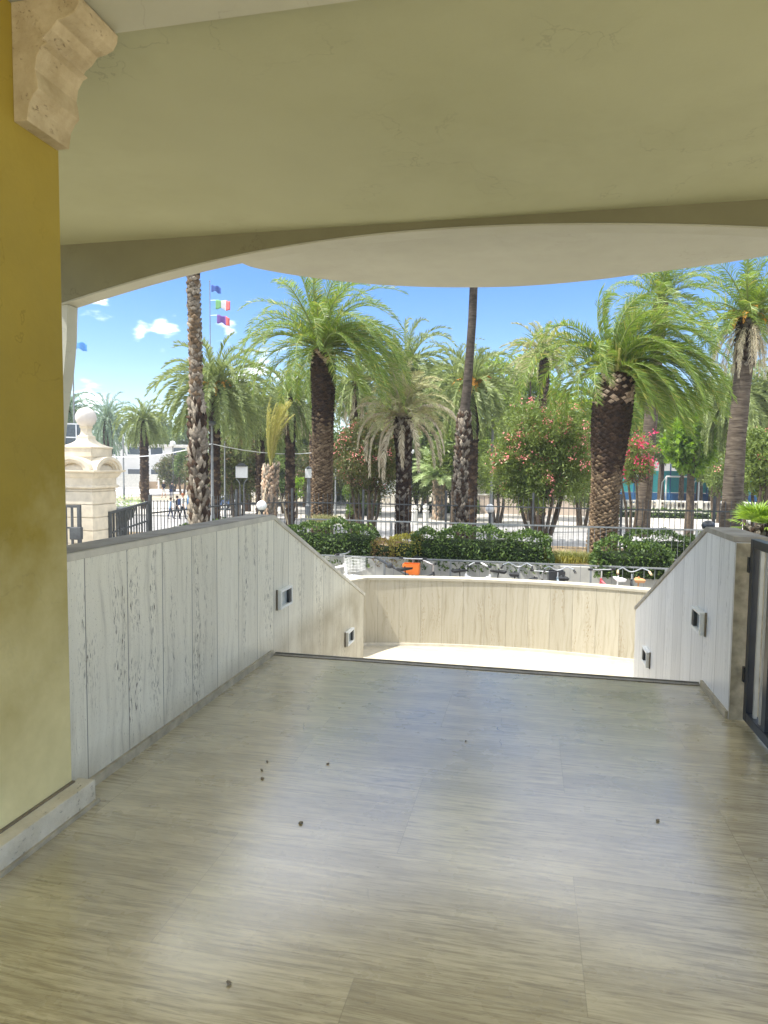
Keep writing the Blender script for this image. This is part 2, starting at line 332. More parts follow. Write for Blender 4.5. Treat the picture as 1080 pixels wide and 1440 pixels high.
M['shadow_crumb'] = simple('shadow_and_crumb_brown', (.22,.18,.12), .7)  # brown shared by the painted shadow gap, the crumbs and the lamp plates
M['yellow'] = plaster('yellow_plaster', (.30,.225,.034), (.31,.25,.06), .08, 4)
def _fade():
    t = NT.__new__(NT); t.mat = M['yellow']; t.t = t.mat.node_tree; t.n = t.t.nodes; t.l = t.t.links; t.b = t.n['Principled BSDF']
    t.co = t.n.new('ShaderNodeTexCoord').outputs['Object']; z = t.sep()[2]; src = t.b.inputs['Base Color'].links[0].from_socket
    g = t.math('MULTIPLY_ADD', t.noise(2.2, 5, .6), .6, t.math('MULTIPLY_ADD', z, -.42, .26)); f = t.ramp(g, [(-.0, 0.), (.55, .95)])   # salt fading plus painted-in bounce light, paler low on the pier
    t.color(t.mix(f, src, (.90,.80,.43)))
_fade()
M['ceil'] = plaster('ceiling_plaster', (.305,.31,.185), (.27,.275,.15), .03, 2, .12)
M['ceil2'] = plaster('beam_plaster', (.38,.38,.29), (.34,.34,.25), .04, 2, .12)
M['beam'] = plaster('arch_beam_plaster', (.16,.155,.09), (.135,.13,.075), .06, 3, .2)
M['canopy'] = plaster('canopy_plaster', (.35,.35,.28), (.31,.31,.24), .05, 3, .2)
M['pier'] = plaster('pier_plaster', (.42,.43,.37), (.35,.36,.31), .06, 3, .2)
M['gatepaint'] = simple('black_gate_paint', (.018,.022,.028), .35, .5, var=.3)
M['galv'] = simple('galvanised_bar', (.42,.42,.38), .4, .5, .3)
M['iron'] = simple('dark_fence_iron', (.07,.075,.075), .55, .4, var=.3)
M['rail'] = simple('grey_rail_paint', (.20,.21,.205), .65, .3, var=.2)
M['white'] = simple('white_paint', (.78,.78,.76), .4, .5, var=.05)
M['lampframe'] = simple('lamp_frame_plastic', (.86,.86,.80), .45, .5, var=.05, bump=0)
M['lampglass'] = simple('frosted_lamp_glass', (.48,.52,.50), .15, .6, var=.15, bump=0)
M['black'] = simple('black_rubber', (.02,.02,.02), .6, .3)
M['limestone'] = simple('gate_pillar_limestone', (.62,.55,.42), .8, .2, var=.14, sc=5, bump=.3)
M['ballstone'] = simple('ball_stone', (.56,.52,.47), .8, .2, var=.1, sc=5)
M['retain'] = simple('grey_render_wall', (.42,.41,.36), .85, .2, var=.2, sc=2)
M['soil'] = simple('dry_soil', (.20,.15,.09), .95, .1, var=.5, sc=3, bump=.6)
M['pave'] = simple('pale_street_paving', (.44,.41,.36), .85, .2, var=.14, sc=.5)
M['asphalt'] = simple('worn_asphalt', (.30,.29,.275), .9, .2, var=.15, sc=.7)
M['kerb'] = simple('kerb_stone', (.34,.33,.30), .8)
M['park'] = simple('park_gravel', (.30,.26,.19), .95, .1, var=.35, sc=.6)
M['balus'] = simple('white_balustrade_stone', (.72,.69,.61), .75, .2, var=.1, sc=4)
M['bwhite'] = simple('white_render', (.74,.72,.68), .8, .2, var=.06, sc=1)
M['wood'] = simple('weathered_wood', (.28,.2,.12), .8)
M['win'] = simple('window_glass', (.07,.09,.11), .1, .8, var=.3, bump=0)
M['teal'] = simple('teal_windscreen', (.04,.30,.32), .7, .2, var=.12)
M['blue'] = simple('blue_padding', (.035,.13,.30), .7, .2, var=.12)
M['bark_dark'] = islandmat('palm_leaf_base_dark', (.028,.018,.011), (.085,.05,.028))
M['bark_brown'] = islandmat('palm_leaf_base_brown', (.10,.065,.035), (.27,.19,.11))
M['bark_cut'] = islandmat('palm_cut_petiole', (.36,.24,.15), (.66,.52,.38))
M['bark_grey'] = islandmat('palm_boot_grey', (.12,.10,.075), (.42,.36,.27))
M['bark_plain'] = NT('ringed_palm_bark', .9, .15)
_t = M['bark_plain']; _r = _t.noise(1., 5, .6, _t.map((3, 3, 26)))
_t.color(_t.ramp(_r, [(.3, (.045,.034,.026)), (.55, (.115,.092,.068)), (.75, (.19,.16,.12))])); _t.bump(_r, .9, .03); M['bark_plain'] = _t.mat
_t = NT('smooth_tall_palm_bark', .9, .15); _r = _t.noise(1., 5, .6, _t.map((5, 5, 18)))
_t.color(_t.ramp(_r, [(.3, (.03,.025,.02)), (.6, (.085,.07,.055)), (.8, (.15,.125,.10))])); _t.bump(_r, .8, .02); M['bark_smooth'] = _t.mat
M['bark_tree'] = simple('tree_bark', (.10,.075,.05), .9, .15, var=.5, sc=9, bump=.7)
M['frond'] = leafmat('date_palm_leaflets', (.095,.165,.028), (.225,.31,.06), .42, .42, (.38,.36,.09), .93)
M['frond_far'] = leafmat('far_palm_leaflets', (.12,.165,.05), (.27,.32,.11), .3, .5)
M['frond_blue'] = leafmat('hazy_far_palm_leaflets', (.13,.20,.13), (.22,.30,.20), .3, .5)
M['frond_dry'] = leafmat('dry_palm_leaflets', (.46,.40,.27), (.66,.60,.45), .3, .8)
M['frond_dusty'] = leafmat('dusty_palm_leaflets', (.24,.27,.10), (.44,.42,.22), .3, .6)
M['frond_yel'] = leafmat('yellowing_palm_leaflets', (.30,.31,.07), (.46,.43,.14), .35, .6)
M['frond_young'] = leafmat('young_palm_leaflets', (.28,.38,.16), (.46,.54,.28), .35, .5)
M['frond_fan'] = leafmat('fan_palm_leaflets', (.13,.24,.03), (.25,.36,.06), .4, .45)
M['rachis'] = simple('frond_rachis', (.20,.25,.07), .5, .4, var=.2)
M['rachis_dry'] = simple('dry_rachis', (.42,.36,.25), .8, .2, var=.2)
M['fruit'] = leafmat('orange_date_fruit', (.62,.26,.03), (.78,.40,.05), .1, .5)
M['hedge_core'] = simple('hedge_dark_filler', (.018,.028,.010), .9, .1, bump=0)  # near-black colour for the filler inside the hedges
M['hedge'] = leafmat('hedge_leaves', (.022,.05,.01), (.10,.165,.028), .25, .55, (.16,.24,.05), .88)
M['hedge_lt'] = leafmat('pale_hedge_leaves', (.06,.11,.02), (.15,.22,.05), .3, .4)
M['hedge_red'] = leafmat('reddish_hedge_leaves', (.10,.08,.03), (.28,.16,.06), .3, .5, (.34,.30,.07), .7)
M['hedge_yel'] = leafmat('yellow_hedge_leaves', (.20,.20,.03), (.38,.34,.06), .3, .5)
M['oleander'] = leafmat('oleander_leaves', (.09,.14,.025), (.22,.29,.06), .3, .45, (.22,.28,.08), .85)
M['olean_dk'] = leafmat('dark_oleander_leaves', (.06,.08,.022), (.16,.18,.05), .25, .5, (.22,.15,.08), .88)
M['petal'] = leafmat('pink_petals', (.80,.20,.20), (.90,.45,.38), .3, .5)
M['petal_hot'] = leafmat('magenta_petals', (.70,.04,.13), (.85,.12,.22), .3, .5)
M['pine'] = leafmat('pine_foliage', (.14,.22,.03), (.32,.42,.07), .3, .55)
M['pine_dk'] = leafmat('dark_pine_foliage', (.07,.12,.025), (.20,.28,.06), .25, .55)
M['bright'] = leafmat('bright_tree_leaves', (.10,.20,.02), (.26,.40,.05), .45, .35)
M['grass'] = leafmat('grass_blades', (.12,.15,.03), (.28,.28,.08), .3, .6)

# ------------------------------------------------------------------ ground
GZ = -1.95; BZ = -.80
def struct(name, mb, mat, **k): o = mb.build(name, mat, **k); o['kind'] = 'structure'; return o
g = MB(); g.add([(-700,-400,GZ),(700,-400,GZ),(700,900,GZ),(-700,900,GZ)], [(0,1,2,3)]); struct('ground', g, M['park'])
g = MB(); g.add([(-90,6,GZ+.004),(60,6,GZ+.004),(60,56,GZ+.004),(-40,56,GZ+.004),(-40,100,GZ+.004),(-90,100,GZ+.004)], [(0,1,2,3,4,5)]); struct('street_paving', g, M['pave'])
g = MB(); g.add([(-90,30,GZ+.008),(60,30,GZ+.008),(60,40,GZ+.008),(-90,40,GZ+.008)], [(0,1,2,3)]); struct('road', g, M['asphalt'])
g = MB(); g.box(-36,60,40.2,40.45,GZ,GZ+.12); g.box(-36,60,55.9,56.15,GZ,GZ+.12); struct('kerb', g, M['kerb'])
# terrace floor of the porch, stairs and lower landing
g = MB(); g.box(-1.96,1.37,-.8,5.0,-.25,0); struct('porch_floor', g, M['floor'])
g = MB(); g.box(1.37,11,-.8,5.0,-.25,-.004); struct('side_floor', g, M['terrace'])
g = MB(); g.box(-14,11,-30,-.8,-.25,-.008); struct('rear_bounce_floor', g, M['terrace'])  # unseen floor added behind the camera to bounce sunlight into the porch
g = MB(); g.box(-1.95,1.19,4.995,5.045,-.05,.006); g.box(-1.95,1.19,5.045,5.06,-.05,.012); struct('floor_nosing', g, M['nosing'])
g = MB()
for i in range(7): g.box(-1.955, 1.195, 5.045+.38*i+.0, 5.045+.38*(i+1), -1.25, -.15*(i+1)-.003*0)
struct('stairs', g, M['landing'])
g = MB(); g.add([(-3.2,7.705,-1.2),(3.0,7.705,-1.2),(3.0,10.25,-1.2),(-3.2,10.25,-1.2),(-3.2,7.705,-1.94),(3.0,7.705,-1.94),(3.0,10.25,-1.94),(-3.2,10.25,-1.94)],
 [(0,1,2,3),(7,6,5,4),(0,4,5,1),(1,5,6,2),(2,6,7,3),(3,7,4,0)]); struct('landing', g, M['landing'])

# ------------------------------------------------------------------ stone parapets
def parapet(name, xi, xo, mat, label, y0):
    root = empty(name, (0,0,0), 0, label, 'parapet wall')
    x0, x1 = min(xi, xo), max(xi, xo)
    poly = [(y0,-1.94),(8.05,-1.94),(8.05,-.09),(5.04,1.07),(y0,1.07)]
    b = MB(); b.prism(poly, 'x', x0, x1); b.build('slab_facing', mat, root, bevel=.003)
    e = .012
    c = MB(); c.prism([(y0,1.07),(5.04,1.07),(5.045,1.105),(y0,1.105)], 'x', x0-e, x1+e)
    c.prism([(5.04,1.07),(8.07,-.098),(8.083,-.065),(5.045,1.105)], 'x', x0-e, x1+e)
    c.build('coping', M['trav_capl'] if xi < 0 else M['trav_cap'], root, bevel=.004)
    s = MB(); sx = xi+(.018 if xi < 0 else -.018); s.box(min(xi,sx), max(xi,sx), y0+.003, 4.99, 0, .045); s.build('skirting', M['skirt'], root)
    return root
pl = parapet('stone_parapet', -1.96, -2.14, M['trav_left'], 'pale travertine parapet with dark pitted veins along the left of the porch', 2.56)
c = MB(); c.box(-2.145,-1.962,2.56,5.03,1.105,1.109); c.build('coping_top', M['trav_cap'], pl)
pr = parapet('stone_parapet', 1.20, 1.37, M['trav_right'], 'bluish white travertine parapet on the right beside the black gate', 4.37)
c = MB(); c.box(1.203,1.367,4.362,4.37,.0,1.066); c.build('end_face', M['end_stone'], pr)

def wall_lamp(side, y, z, label):
    x = -1.96 if side < 0 else 1.20; s = 1 if side < 0 else -1
    r = empty('wall_light', (x, y, z), 0, label, 'wall light', 'recessed lights in the two sloping parapets')
    f = MB(); W, H, D, t = .135, .078, .042, .020
    X0, X1 = sorted((0, s*D))
    f.box(X0,X1,-W,W,H-t,H); f.box(X0,X1,-W,W,-H,-H+t); f.box(X0,X1,-W,-W+t,-H+t,H-t); f.box(X0,X1,W-t,W,-H+t,H-t)
    f.build('frame', M['lampframe'], r, bevel=.004)
    a, b = sorted((s*.002, s*.012)); MB().box(a,b,-W+t,W-t,-H+t,H-t).build('glass', M['lampglass'], r)
    a, b = sorted((s*.012, s*.036)); MB().box(a,b,W-t-.045,W-t-.001,-H+t+.001,H-t-.001).build('louvre', M['iron'], r)
    a, b = sorted((s*.001, s*.012)); MB().box(a,b,-W-.012,-W+.001,-H-.004,H+.004).build('back_plate', M['shadow_crumb'], r)
wall_lamp(-1, 5.235, .42, 'framed rectangular light near the fold of the left parapet')
wall_lamp(-1, 7.31, -.42, 'smaller looking framed light low down at the far end of the left parapet')
wall_lamp(1, 5.10, .44, 'framed rectangular light near the fold of the right parapet')
wall_lamp(1, 7.15, -.385, 'framed light low down at the far end of the right parapet')

# curved bay wall closing the landing
def arc_wall():
    root = empty('curved_wall', (0,0,0), 0, 'curved beige travertine wall with brown veins closing the sunlit landing', 'wall')
    cx, r = -.32, 7.4; cy = 10.13-r; pts = []
    a0 = math.asin((-2.36-cx)/r); a1 = math.asin((2.35-cx)/r)
    for i in range(25):
        a = a0+(a1-a0)*i/24; pts.append((cx+r*math.sin(a), cy+r*math.cos(a)))
    pts = [(-2.78,9.0),(-2.6,9.42)]+pts+[(2.6,9.35),(2.8,8.9)]
    def off(d):
        out = []
        for i, p in enumerate(pts):
            q0, q1 = pts[max(0,i-1)], pts[min(len(pts)-1,i+1)]; t = Vector((q1[0]-q0[0], q1[1]-q0[1])).normalized()
            out.append((p[0]-t.y*d, p[1]+t.x*d))
        return out
    def strip(d0, d1, z0, z1, name, mat):
        A, B = off(d0), off(d1); n = len(A)
        vs = [(*p,z0) for p in A]+[(*p,z0) for p in B]+[(*p,z1) for p in A]+[(*p,z1) for p in B]; fs = []
        for i in range(n-1): fs += [(i,i+1,2*n+i+1,2*n+i),(n+i+1,n+i,3*n+i,3*n+i+1),(2*n+i,2*n+i+1,3*n+i+1,3*n+i),(i+1,i,n+i,n+i+1)]
        fs += [(0,2*n,3*n,n),(n-1,2*n-1,4*n-1,3*n-1)]
        MB().add(vs, fs).build(name, mat, root)
    strip(0, .2, -1.94, -.205, 'slab_facing', M['trav_bay'])
    strip(-.015, .215, -.205, -.17, 'coping', M['end_stone2'])
    strip(-.016, 0, -1.2, -1.16, 'skirting', M['trav_capl'])
arc_wall()

# ------------------------------------------------------------------ yellow pier, plinth, corbel
r = empty('yellow_pier', (0,0,0), 0, 'yellow plastered pier at the left edge with a stone plinth', 'pillar')
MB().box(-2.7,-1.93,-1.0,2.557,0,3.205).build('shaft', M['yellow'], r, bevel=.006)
MB().box(-1.93,-1.845,-1.0,2.60,0,.105).build('plinth', M['plinth'], r, bevel=.004)
MB().box(-1.93,-1.915,-1.0,2.557,.105,.111).build('plinth_shadow_strip', M['shadow_crumb'], r)  # dark strip painted in for the shadow gap where pier meets plinth
MB().box(-1.845,-1.832,-1.0,2.61,0,.018).build('plinth_joint', M['skirt'], r)
prof = [(-1.93,2.775),(-1.872,2.775),(-1.868,2.80),(-1.862,2.835),(-1.842,2.868),(-1.822,2.885),(-1.826,2.92),(-1.834,2.955),(-1.826,3.0),(-1.803,3.035),(-1.780,3.045),(-1.800,3.058),(-1.790,3.072),(-1.762,3.088),(-1.735,3.118),(-1.70,3.123),(-1.665,3.136),(-1.646,3.165),(-1.644,3.19),(-1.655,3.205),(-1.93,3.205)]
cb = MB().prism(prof, 'y', 2.305, 2.545).build('stone_corbel', M['corbel_stone'], bevel=.003)
tag(cb, 'pitted travertine corbel with a scrolled profile under the beam on the yellow pier', 'corbel')

# ceiling, beams, canopy
r = empty('porch_roof', (0,0,0), 0, 'olive cream plaster ceiling over the porch with an arched beam at its edge', 'ceiling')
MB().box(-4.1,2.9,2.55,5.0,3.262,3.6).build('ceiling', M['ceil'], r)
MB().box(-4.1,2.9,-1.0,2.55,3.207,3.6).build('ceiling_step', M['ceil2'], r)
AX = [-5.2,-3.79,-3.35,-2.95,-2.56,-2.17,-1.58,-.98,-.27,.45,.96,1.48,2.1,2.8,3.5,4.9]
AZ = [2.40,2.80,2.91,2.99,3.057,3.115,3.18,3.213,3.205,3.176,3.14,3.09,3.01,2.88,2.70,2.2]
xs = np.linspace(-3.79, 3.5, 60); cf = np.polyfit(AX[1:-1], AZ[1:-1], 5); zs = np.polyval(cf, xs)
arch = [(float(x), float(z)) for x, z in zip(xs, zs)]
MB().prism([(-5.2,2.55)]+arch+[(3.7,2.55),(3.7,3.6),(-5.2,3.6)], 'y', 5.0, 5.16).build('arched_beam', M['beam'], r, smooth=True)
# underside lip of the arch
lip = MB(); n = len(arch)
A_ = [(x, 5.003, z-.002) for x, z in arch]; B_ = [(x, 5.165, z-.002) for x, z in arch]; C_ = [(x, 5.165, z-.016) for x, z in arch]; D_ = [(x, 5.003, z-.016) for x, z in arch]
fs = []
for i in range(n-1):
    for a, b in ((0,1),(1,2),(2,3),(3,0)): fs.append((a*n+i, a*n+i+1, b*n+i+1, b*n+i))
lip.add(A_+B_+C_+D_, fs).build('arch_soffit', M['canopy'], r, smooth=True)
can = [(-2.78,5.16),(-2.80,5.6),(-2.77,5.95),(-2.72,6.17),(-2.66,6.34),(-2.42,6.60),(-2.15,6.82),(-1.80,7.05),(-1.41,7.23),(-.95,7.37),(-.39,7.455),(0.,7.45),(.34,7.40),(.7,7.31),(1.0,7.20),(1.6,6.99),(2.02,6.78),(2.5,6.4),(2.8,5.9),(2.95,5.16)]
cpts = []
for i in range(len(can)-1):
    p0, p1, p2, p3 = [Vector(can[max(0,min(len(can)-1,j))]) for j in (i-1,i,i+1,i+2)]
    for k in range(4):
        t = k/4; cpts.append(tuple(.5*((2*p1)+(p2-p0)*t+(2*p0-5*p1+4*p2-p3)*t*t+(3*p1-p0-3*p2+p3)*t**3)))
cpts.append(can[-1])
MB().prism(cpts, 'z', 3.40, 3.62).build('canopy', M['canopy'], r, smooth=True)
cc = Vector((-.3, 5.2)); inner = [tuple(cc+(Vector(p)-cc)*.965) for p in cpts]
# side pier carrying the springing of the arch
pp = [(-3.9,-1.94),(-3.86,.6),(-3.83,1.2),(-3.80,1.56),(-3.745,1.95),(-3.685,2.26),(-3.655,2.5),(-3.64,2.79),(-5.0,2.79),(-5.0,-1.94)]
pp = [(x-.10 if x > -4.5 else x, z) for x, z in pp]
tag(MB().prism(pp, 'y', 5.02, 5.15).build('curved_pier', M['pier'], smooth=True), 'pale grey pier with a curved outer edge seen just past the yellow pier', 'pillar')
pp2 = [(3.4,-1.94),(3.4,2.6),(3.75,2.5),(3.75,-1.94)]
tag(MB().prism(pp2, 'y', 5.02, 5.15).build('end_pier', M['pier']), 'pale pier carrying the right end of the arched beam, out of view', 'pillar')

# black gate at the right, open against the passage
r = empty('porch_gate', (1.285, 4.30, 0), 0, 'black metal gate with pale bars standing open at the right edge', 'gate')
f = MB(); f.box(-.025,.025,-.055,0,.03,1.10); f.box(-.025,.025,-1.9,-.055,1.05,1.10); f.box(-.025,.025,-1.9,-.055,.03,.085); f.box(-.025,.025,-1.95,-1.9,.03,1.10)
f.build('frame', M['gatepaint'], r, bevel=.003)
for k in range(18):
    y = -.13-.1*k
    if k % 3 == 2: MB().box(-.02,.02,y-.03,y+.03,.085,1.05).build('bar', M['gatepaint'], r)
    else: MB().box(-.009,.009,y-.011,y+.011,.085,1.05).build('bar', M['galv'], r)
for z in (.25, .90): MB().box(-.03,.012,.0,.03,z,z+.09).build('hinge', M['gatepaint'], r)

# crumbs on the floor
for i, (px, py, s) in enumerate([(368,1084,.007),(423,1158,.009),(461,1075,.007),(376,1072,.005),(369,1096,.008),(655,1043,.005),(322,1384,.007),(925,1155,.008)]):
    d0 = CM3 @ Vector(((px-540)/960, -(py-720)/960, -1)); p = Vector((0,0,1.5))+d0*(-1.5/d0.z)
    rnd = random.Random(i); b = MB()
    for k in range(3):
        a = rnd.random()*6.28; b.bar((math.cos(a)*s*-1, math.sin(a)*s*-1, .003), (math.cos(a)*s, math.sin(a)*s, .004+.002*k), s*.9, .004)
    o = b.build('dirt_crumb', M['shadow_crumb']); o.location = (p.x, p.y, 0)
    tag(o, ['dark crumb, middle one of the small cluster of three at the left','dark crumb lying alone near the centre of the porch floor','dark crumb right of the small cluster of three','small dark crumb, topmost of the cluster of three','dark crumb, lowest of the cluster of three','tiny dark crumb nearest the far edge of the porch floor','dark crumb closest to the viewer, low on the left','dark crumb alone on the right side of the porch floor'][i], 'crumb', 'crumbs on the porch floor')

# ------------------------------------------------------------------ planting bed, retaining wall, railings
r = MB(); r.box(-16,18,16.35,16.6,GZ,-.80); tag(r.build('retaining_wall', M['retain']), 'grey rendered retaining wall under the hedge behind the bicycles', 'wall')
g = MB(); g.box(-16,18,16.6,20.6,GZ,BZ); struct('planting_bed', g, M['soil'])
def railing(name, p0, p1, z0, z1, step, label, cat, mat, post=2.0, t=.014, tr=.045, low=.1, shift=0, posts=True):
    p0, p1 = Vector((*p0,0)), Vector((*p1,0)); L = (p1-p0).length; d = (p1-p0)/L; a = math.atan2(d.y, d.x)
    root = empty(name, (p0.x, p0.y, z0), a, label, cat); H = z1-z0
    MB().box(0,L,-tr/2,tr/2,H-.035,H).build('top_rail', mat, root)
    MB().box(0,L,-.015,.015,low,low+.03).build('bottom_rail', mat, root)
    n = max(1, round(L/post)) if posts else 1
    for i in range(n):
        b = MB(); x0 = L*i/n; x1 = L*(i+1)/n; k = round((x1-x0)/step)
        for j in range(1, k): x = x0+(x1-x0)*j/k; b.box(x-t/2,x+t/2,-t/2,t/2,low+.03,H-.035)
        b.build('bar_panel', mat, root)
    for i in range(n+1): x = L*i/n; MB().box(x-.022,x+.022,-.022,.022,0,H-.036).build('post', mat, root)
    return root
railing('bicycle_railing', (-5.0,16.05), (4.6,16.05), GZ, -.70, .24,  'grey railing with thin vertical bars behind the row of bicycles', 'railing', M['rail'], 1.6, .009, .035)
# sloping handrail beside it
p0 = at(527,783,15.6); p1 = at(574,809,15.3)
b = MB(); b.tube([p0, p1], .032, 8); b.ball(at(548,795,15.4), .07, 8)
tag(b.build('sloping_handrail', M['iron'], smooth=True), 'dark handrail sloping down beside the orange basket bicycle', 'handrail')
lr = railing('low_railing', (-6.0,17.45), (6.4,17.45), BZ, .07, .14, 'low thin grey railing rising out of the hedge in front of the palm trunks', 'railing', M['rail'], 2.48, .008, .022)

def picket_fence(pts, label, zt=.64, z0=GZ+.0, mat=None, step=.14):
    root = empty('picket_fence', (*pts[0], 0), 0, label, 'fence'); o = Vector((*pts[0], 0))
    for i in range(len(pts)-1):
        a, b = Vector((*pts[i],0))-o, Vector((*pts[i+1],0))-o; L = (b-a).length; d = (b-a)/L; m = MB(); k = max(2, round(L/step))
        z00 = z0+.0
        for j in range(1, k):
            p = a+d*L*j/k; m.box(p.x-.0075,p.x+.0075,p.y-.0075,p.y+.0075,z00+.12,zt+.0)
        for z in (z00+.18, zt-.28): m.bar(a+Vector((0,0,z)), b+Vector((0,0,z)), .02, .035)
        m.build('picket_panel', mat, root)
    for p in pts:
        x, y = p[0]-o.x, p[1]-o.y; m = MB(); m.box(x-.03,x+.03,y-.03,y+.03,z0,zt+.14); m.build('post', mat, root)
    return root
picket_fence([(-8.5,14.15),(-8.35,16.2),(-8.25,18.3),(-7.1,19.8),(-4.9,19.95),(-2.4,19.95),(.1,19.95),(2.5,19.95),(4.9,19.95),(7.3,19.95),(9.7,19.95)],
             'long dark iron picket fence running behind the palm trunks', mat=M['iron'])

# ------------------------------------------------------------------ stone gate pillar with its iron gates
P0 = atz(122, 14, 0); px_, py_ = P0.x, P0.y
r = empty('gate_pillar', (px_, py_, GZ), 0, 'cream stone gate pillar crowned by a stone ball', 'gate pillar')
zz = lambda y: 1.5-(y-650.5)/960*14-GZ
hw = .40
b = MB(); b.box(-hw,hw,-hw,hw,0,zz(686)); 
z = zz(686); shaft_top = z
b = MB()
k = 0; zc = 0
while zc < shaft_top-.02:
    zn = min(zc+.262, shaft_top); b.box(-hw,hw,-hw,hw,zc,zn-.018); b.box(-hw+.015,hw-.015,-hw+.015,hw-.015,zn-.018,zn); zc = zn
b.build('shaft', M['limestone'], r, bevel=.006)
b = MB()
b.lathe((0,0,0), [(hw+.02,zz(686)),(hw+.045,zz(684.5)),(hw+.045,zz(683)),(hw+.005,zz(681)),(hw+.005,zz(672)),(hw+.04,zz(669.5)),(hw+.07,zz(666)),(hw+.07,zz(664.5)),(hw+.14,zz(662.5)),(hw+.14,zz(660.5))], m=0, sq=True)
b.build('cornice', M['limestone'], r)
# four arched pediments
for q in range(4):
    m = MB(); n = 16; rr = .34
    for (ra, rb, y0, y1) in ((rr, rr*.80, -.53, 0.0), (rr*.80, rr*.64, -.50, 0.0), (rr*.64, rr*.52, -.46, 0.0)):
        vs = []; fs = []
        for i in range(n+1):
            a = math.pi*i/n
            for (R2, yy) in ((ra,y0),(rb,y0),(rb,y1),(ra,y1)): vs.append((R2*math.cos(a)*1.28, yy, R2*math.sin(a)*.78))
        for i in range(n):
            for j in range(4): fs.append((i*4+j, i*4+(j+1)%4, (i+1)*4+(j+1)%4, (i+1)*4+j))
        m.add(vs, fs)
    m.prism([(rr*.55*math.cos(math.pi*i/n)*1.28, rr*.55*math.sin(math.pi*i/n)*.78) for i in range(n+1)], 'y', -.36, 0)
    o = m.build('arched_pediment', M['limestone'], r, smooth=True); o.location = (0,0,zz(660.5)); o.rotation_euler = (0,0,q*math.pi/2)
b = MB(); b.lathe((0,0,0), [(.33,zz(660.5)),(.33,zz(643)),(.345,zz(642)),(.345,zz(631)),(.365,zz(630)),(.365,zz(628.5)),(.30,zz(627)),(.21,zz(624)),(.15,zz(620.5)),(.125,zz(617.5))], sq=True)
b.build('attic', M['limestone'], r)
b = MB(); b.lathe((0,0,0), [(.125,zz(617.5)),(.125,zz(613.5)),(.09,zz(612)),(.075,zz(608)),(.075,zz(603)),(.09,zz(601)),(.09,zz(599))], sq=True); b.build('neck', M['limestone'], r)
b = MB(); b.ball((0,0,zz(587.5)), .205, 16); b.build('stone_ball', M['ballstone'], r, smooth=True)
# gate leaf left of the pillar
def gate_leaf(name, p0, p1, z0, ztop, label, mat, n=14, solid=0, rise=.0, lock=False):
    p0, p1 = Vector(p0), Vector(p1); L = (p1-p0).length; a = math.atan2(p1.y-p0.y, p1.x-p0.x)
    root = empty(name, (p0.x,p0.y,GZ), a, label, 'gate'); H = ztop-GZ
    f = MB(); f.box(0,.06,-.03,.03,.05,H); f.box(L-.06,L,-.03,.03,.05,H+rise)
    f.bar((.06,0,H-.03),(L-.06,0,H+rise-.03),.04,.05); f.box(.06,L-.06,-.02,.02,.08,.13); f.box(.06,L-.06,-.02,.02,1.1,1.15)
    f.bar((.06,0,H-.45),(L-.06,0,H+rise-.45),.03,.035)
    f.build('frame', mat, root)
    b = MB()
    for k in range(1, n): x = .06+(L-.12)*k/n; w2 = .022 if k % 2 else .010; b.box(x-w2,x+w2,-.012,.012,.13,H+rise*k/n-.05)
    b.build('bar_panel', mat, root)
    if solid: MB().box(.06,L-.06,-.006,.006,.13,solid).build('kick_plate', mat, root)
    if lock: MB().box(-.02,.22,-.05,.05,1.95,2.2).build('lock_box', mat, root, bevel=.02)
    return root
g1 = atz(112, 13.2, 0); gate_leaf('street_gate', (g1.x, g1.y), (g1.x-2.3, g1.y-.15), 0, .68, 'iron gate with a lock box left of the stone gate pillar', M['iron'], 18, 0, .0, True)
gate_leaf('street_gate', (px_+.42, py_+.1), (-8.52, 14.1), 0, .50, 'dark iron gate with wide flat bars right of the stone gate pillar', M['iron'], 13, 1.7, .14)

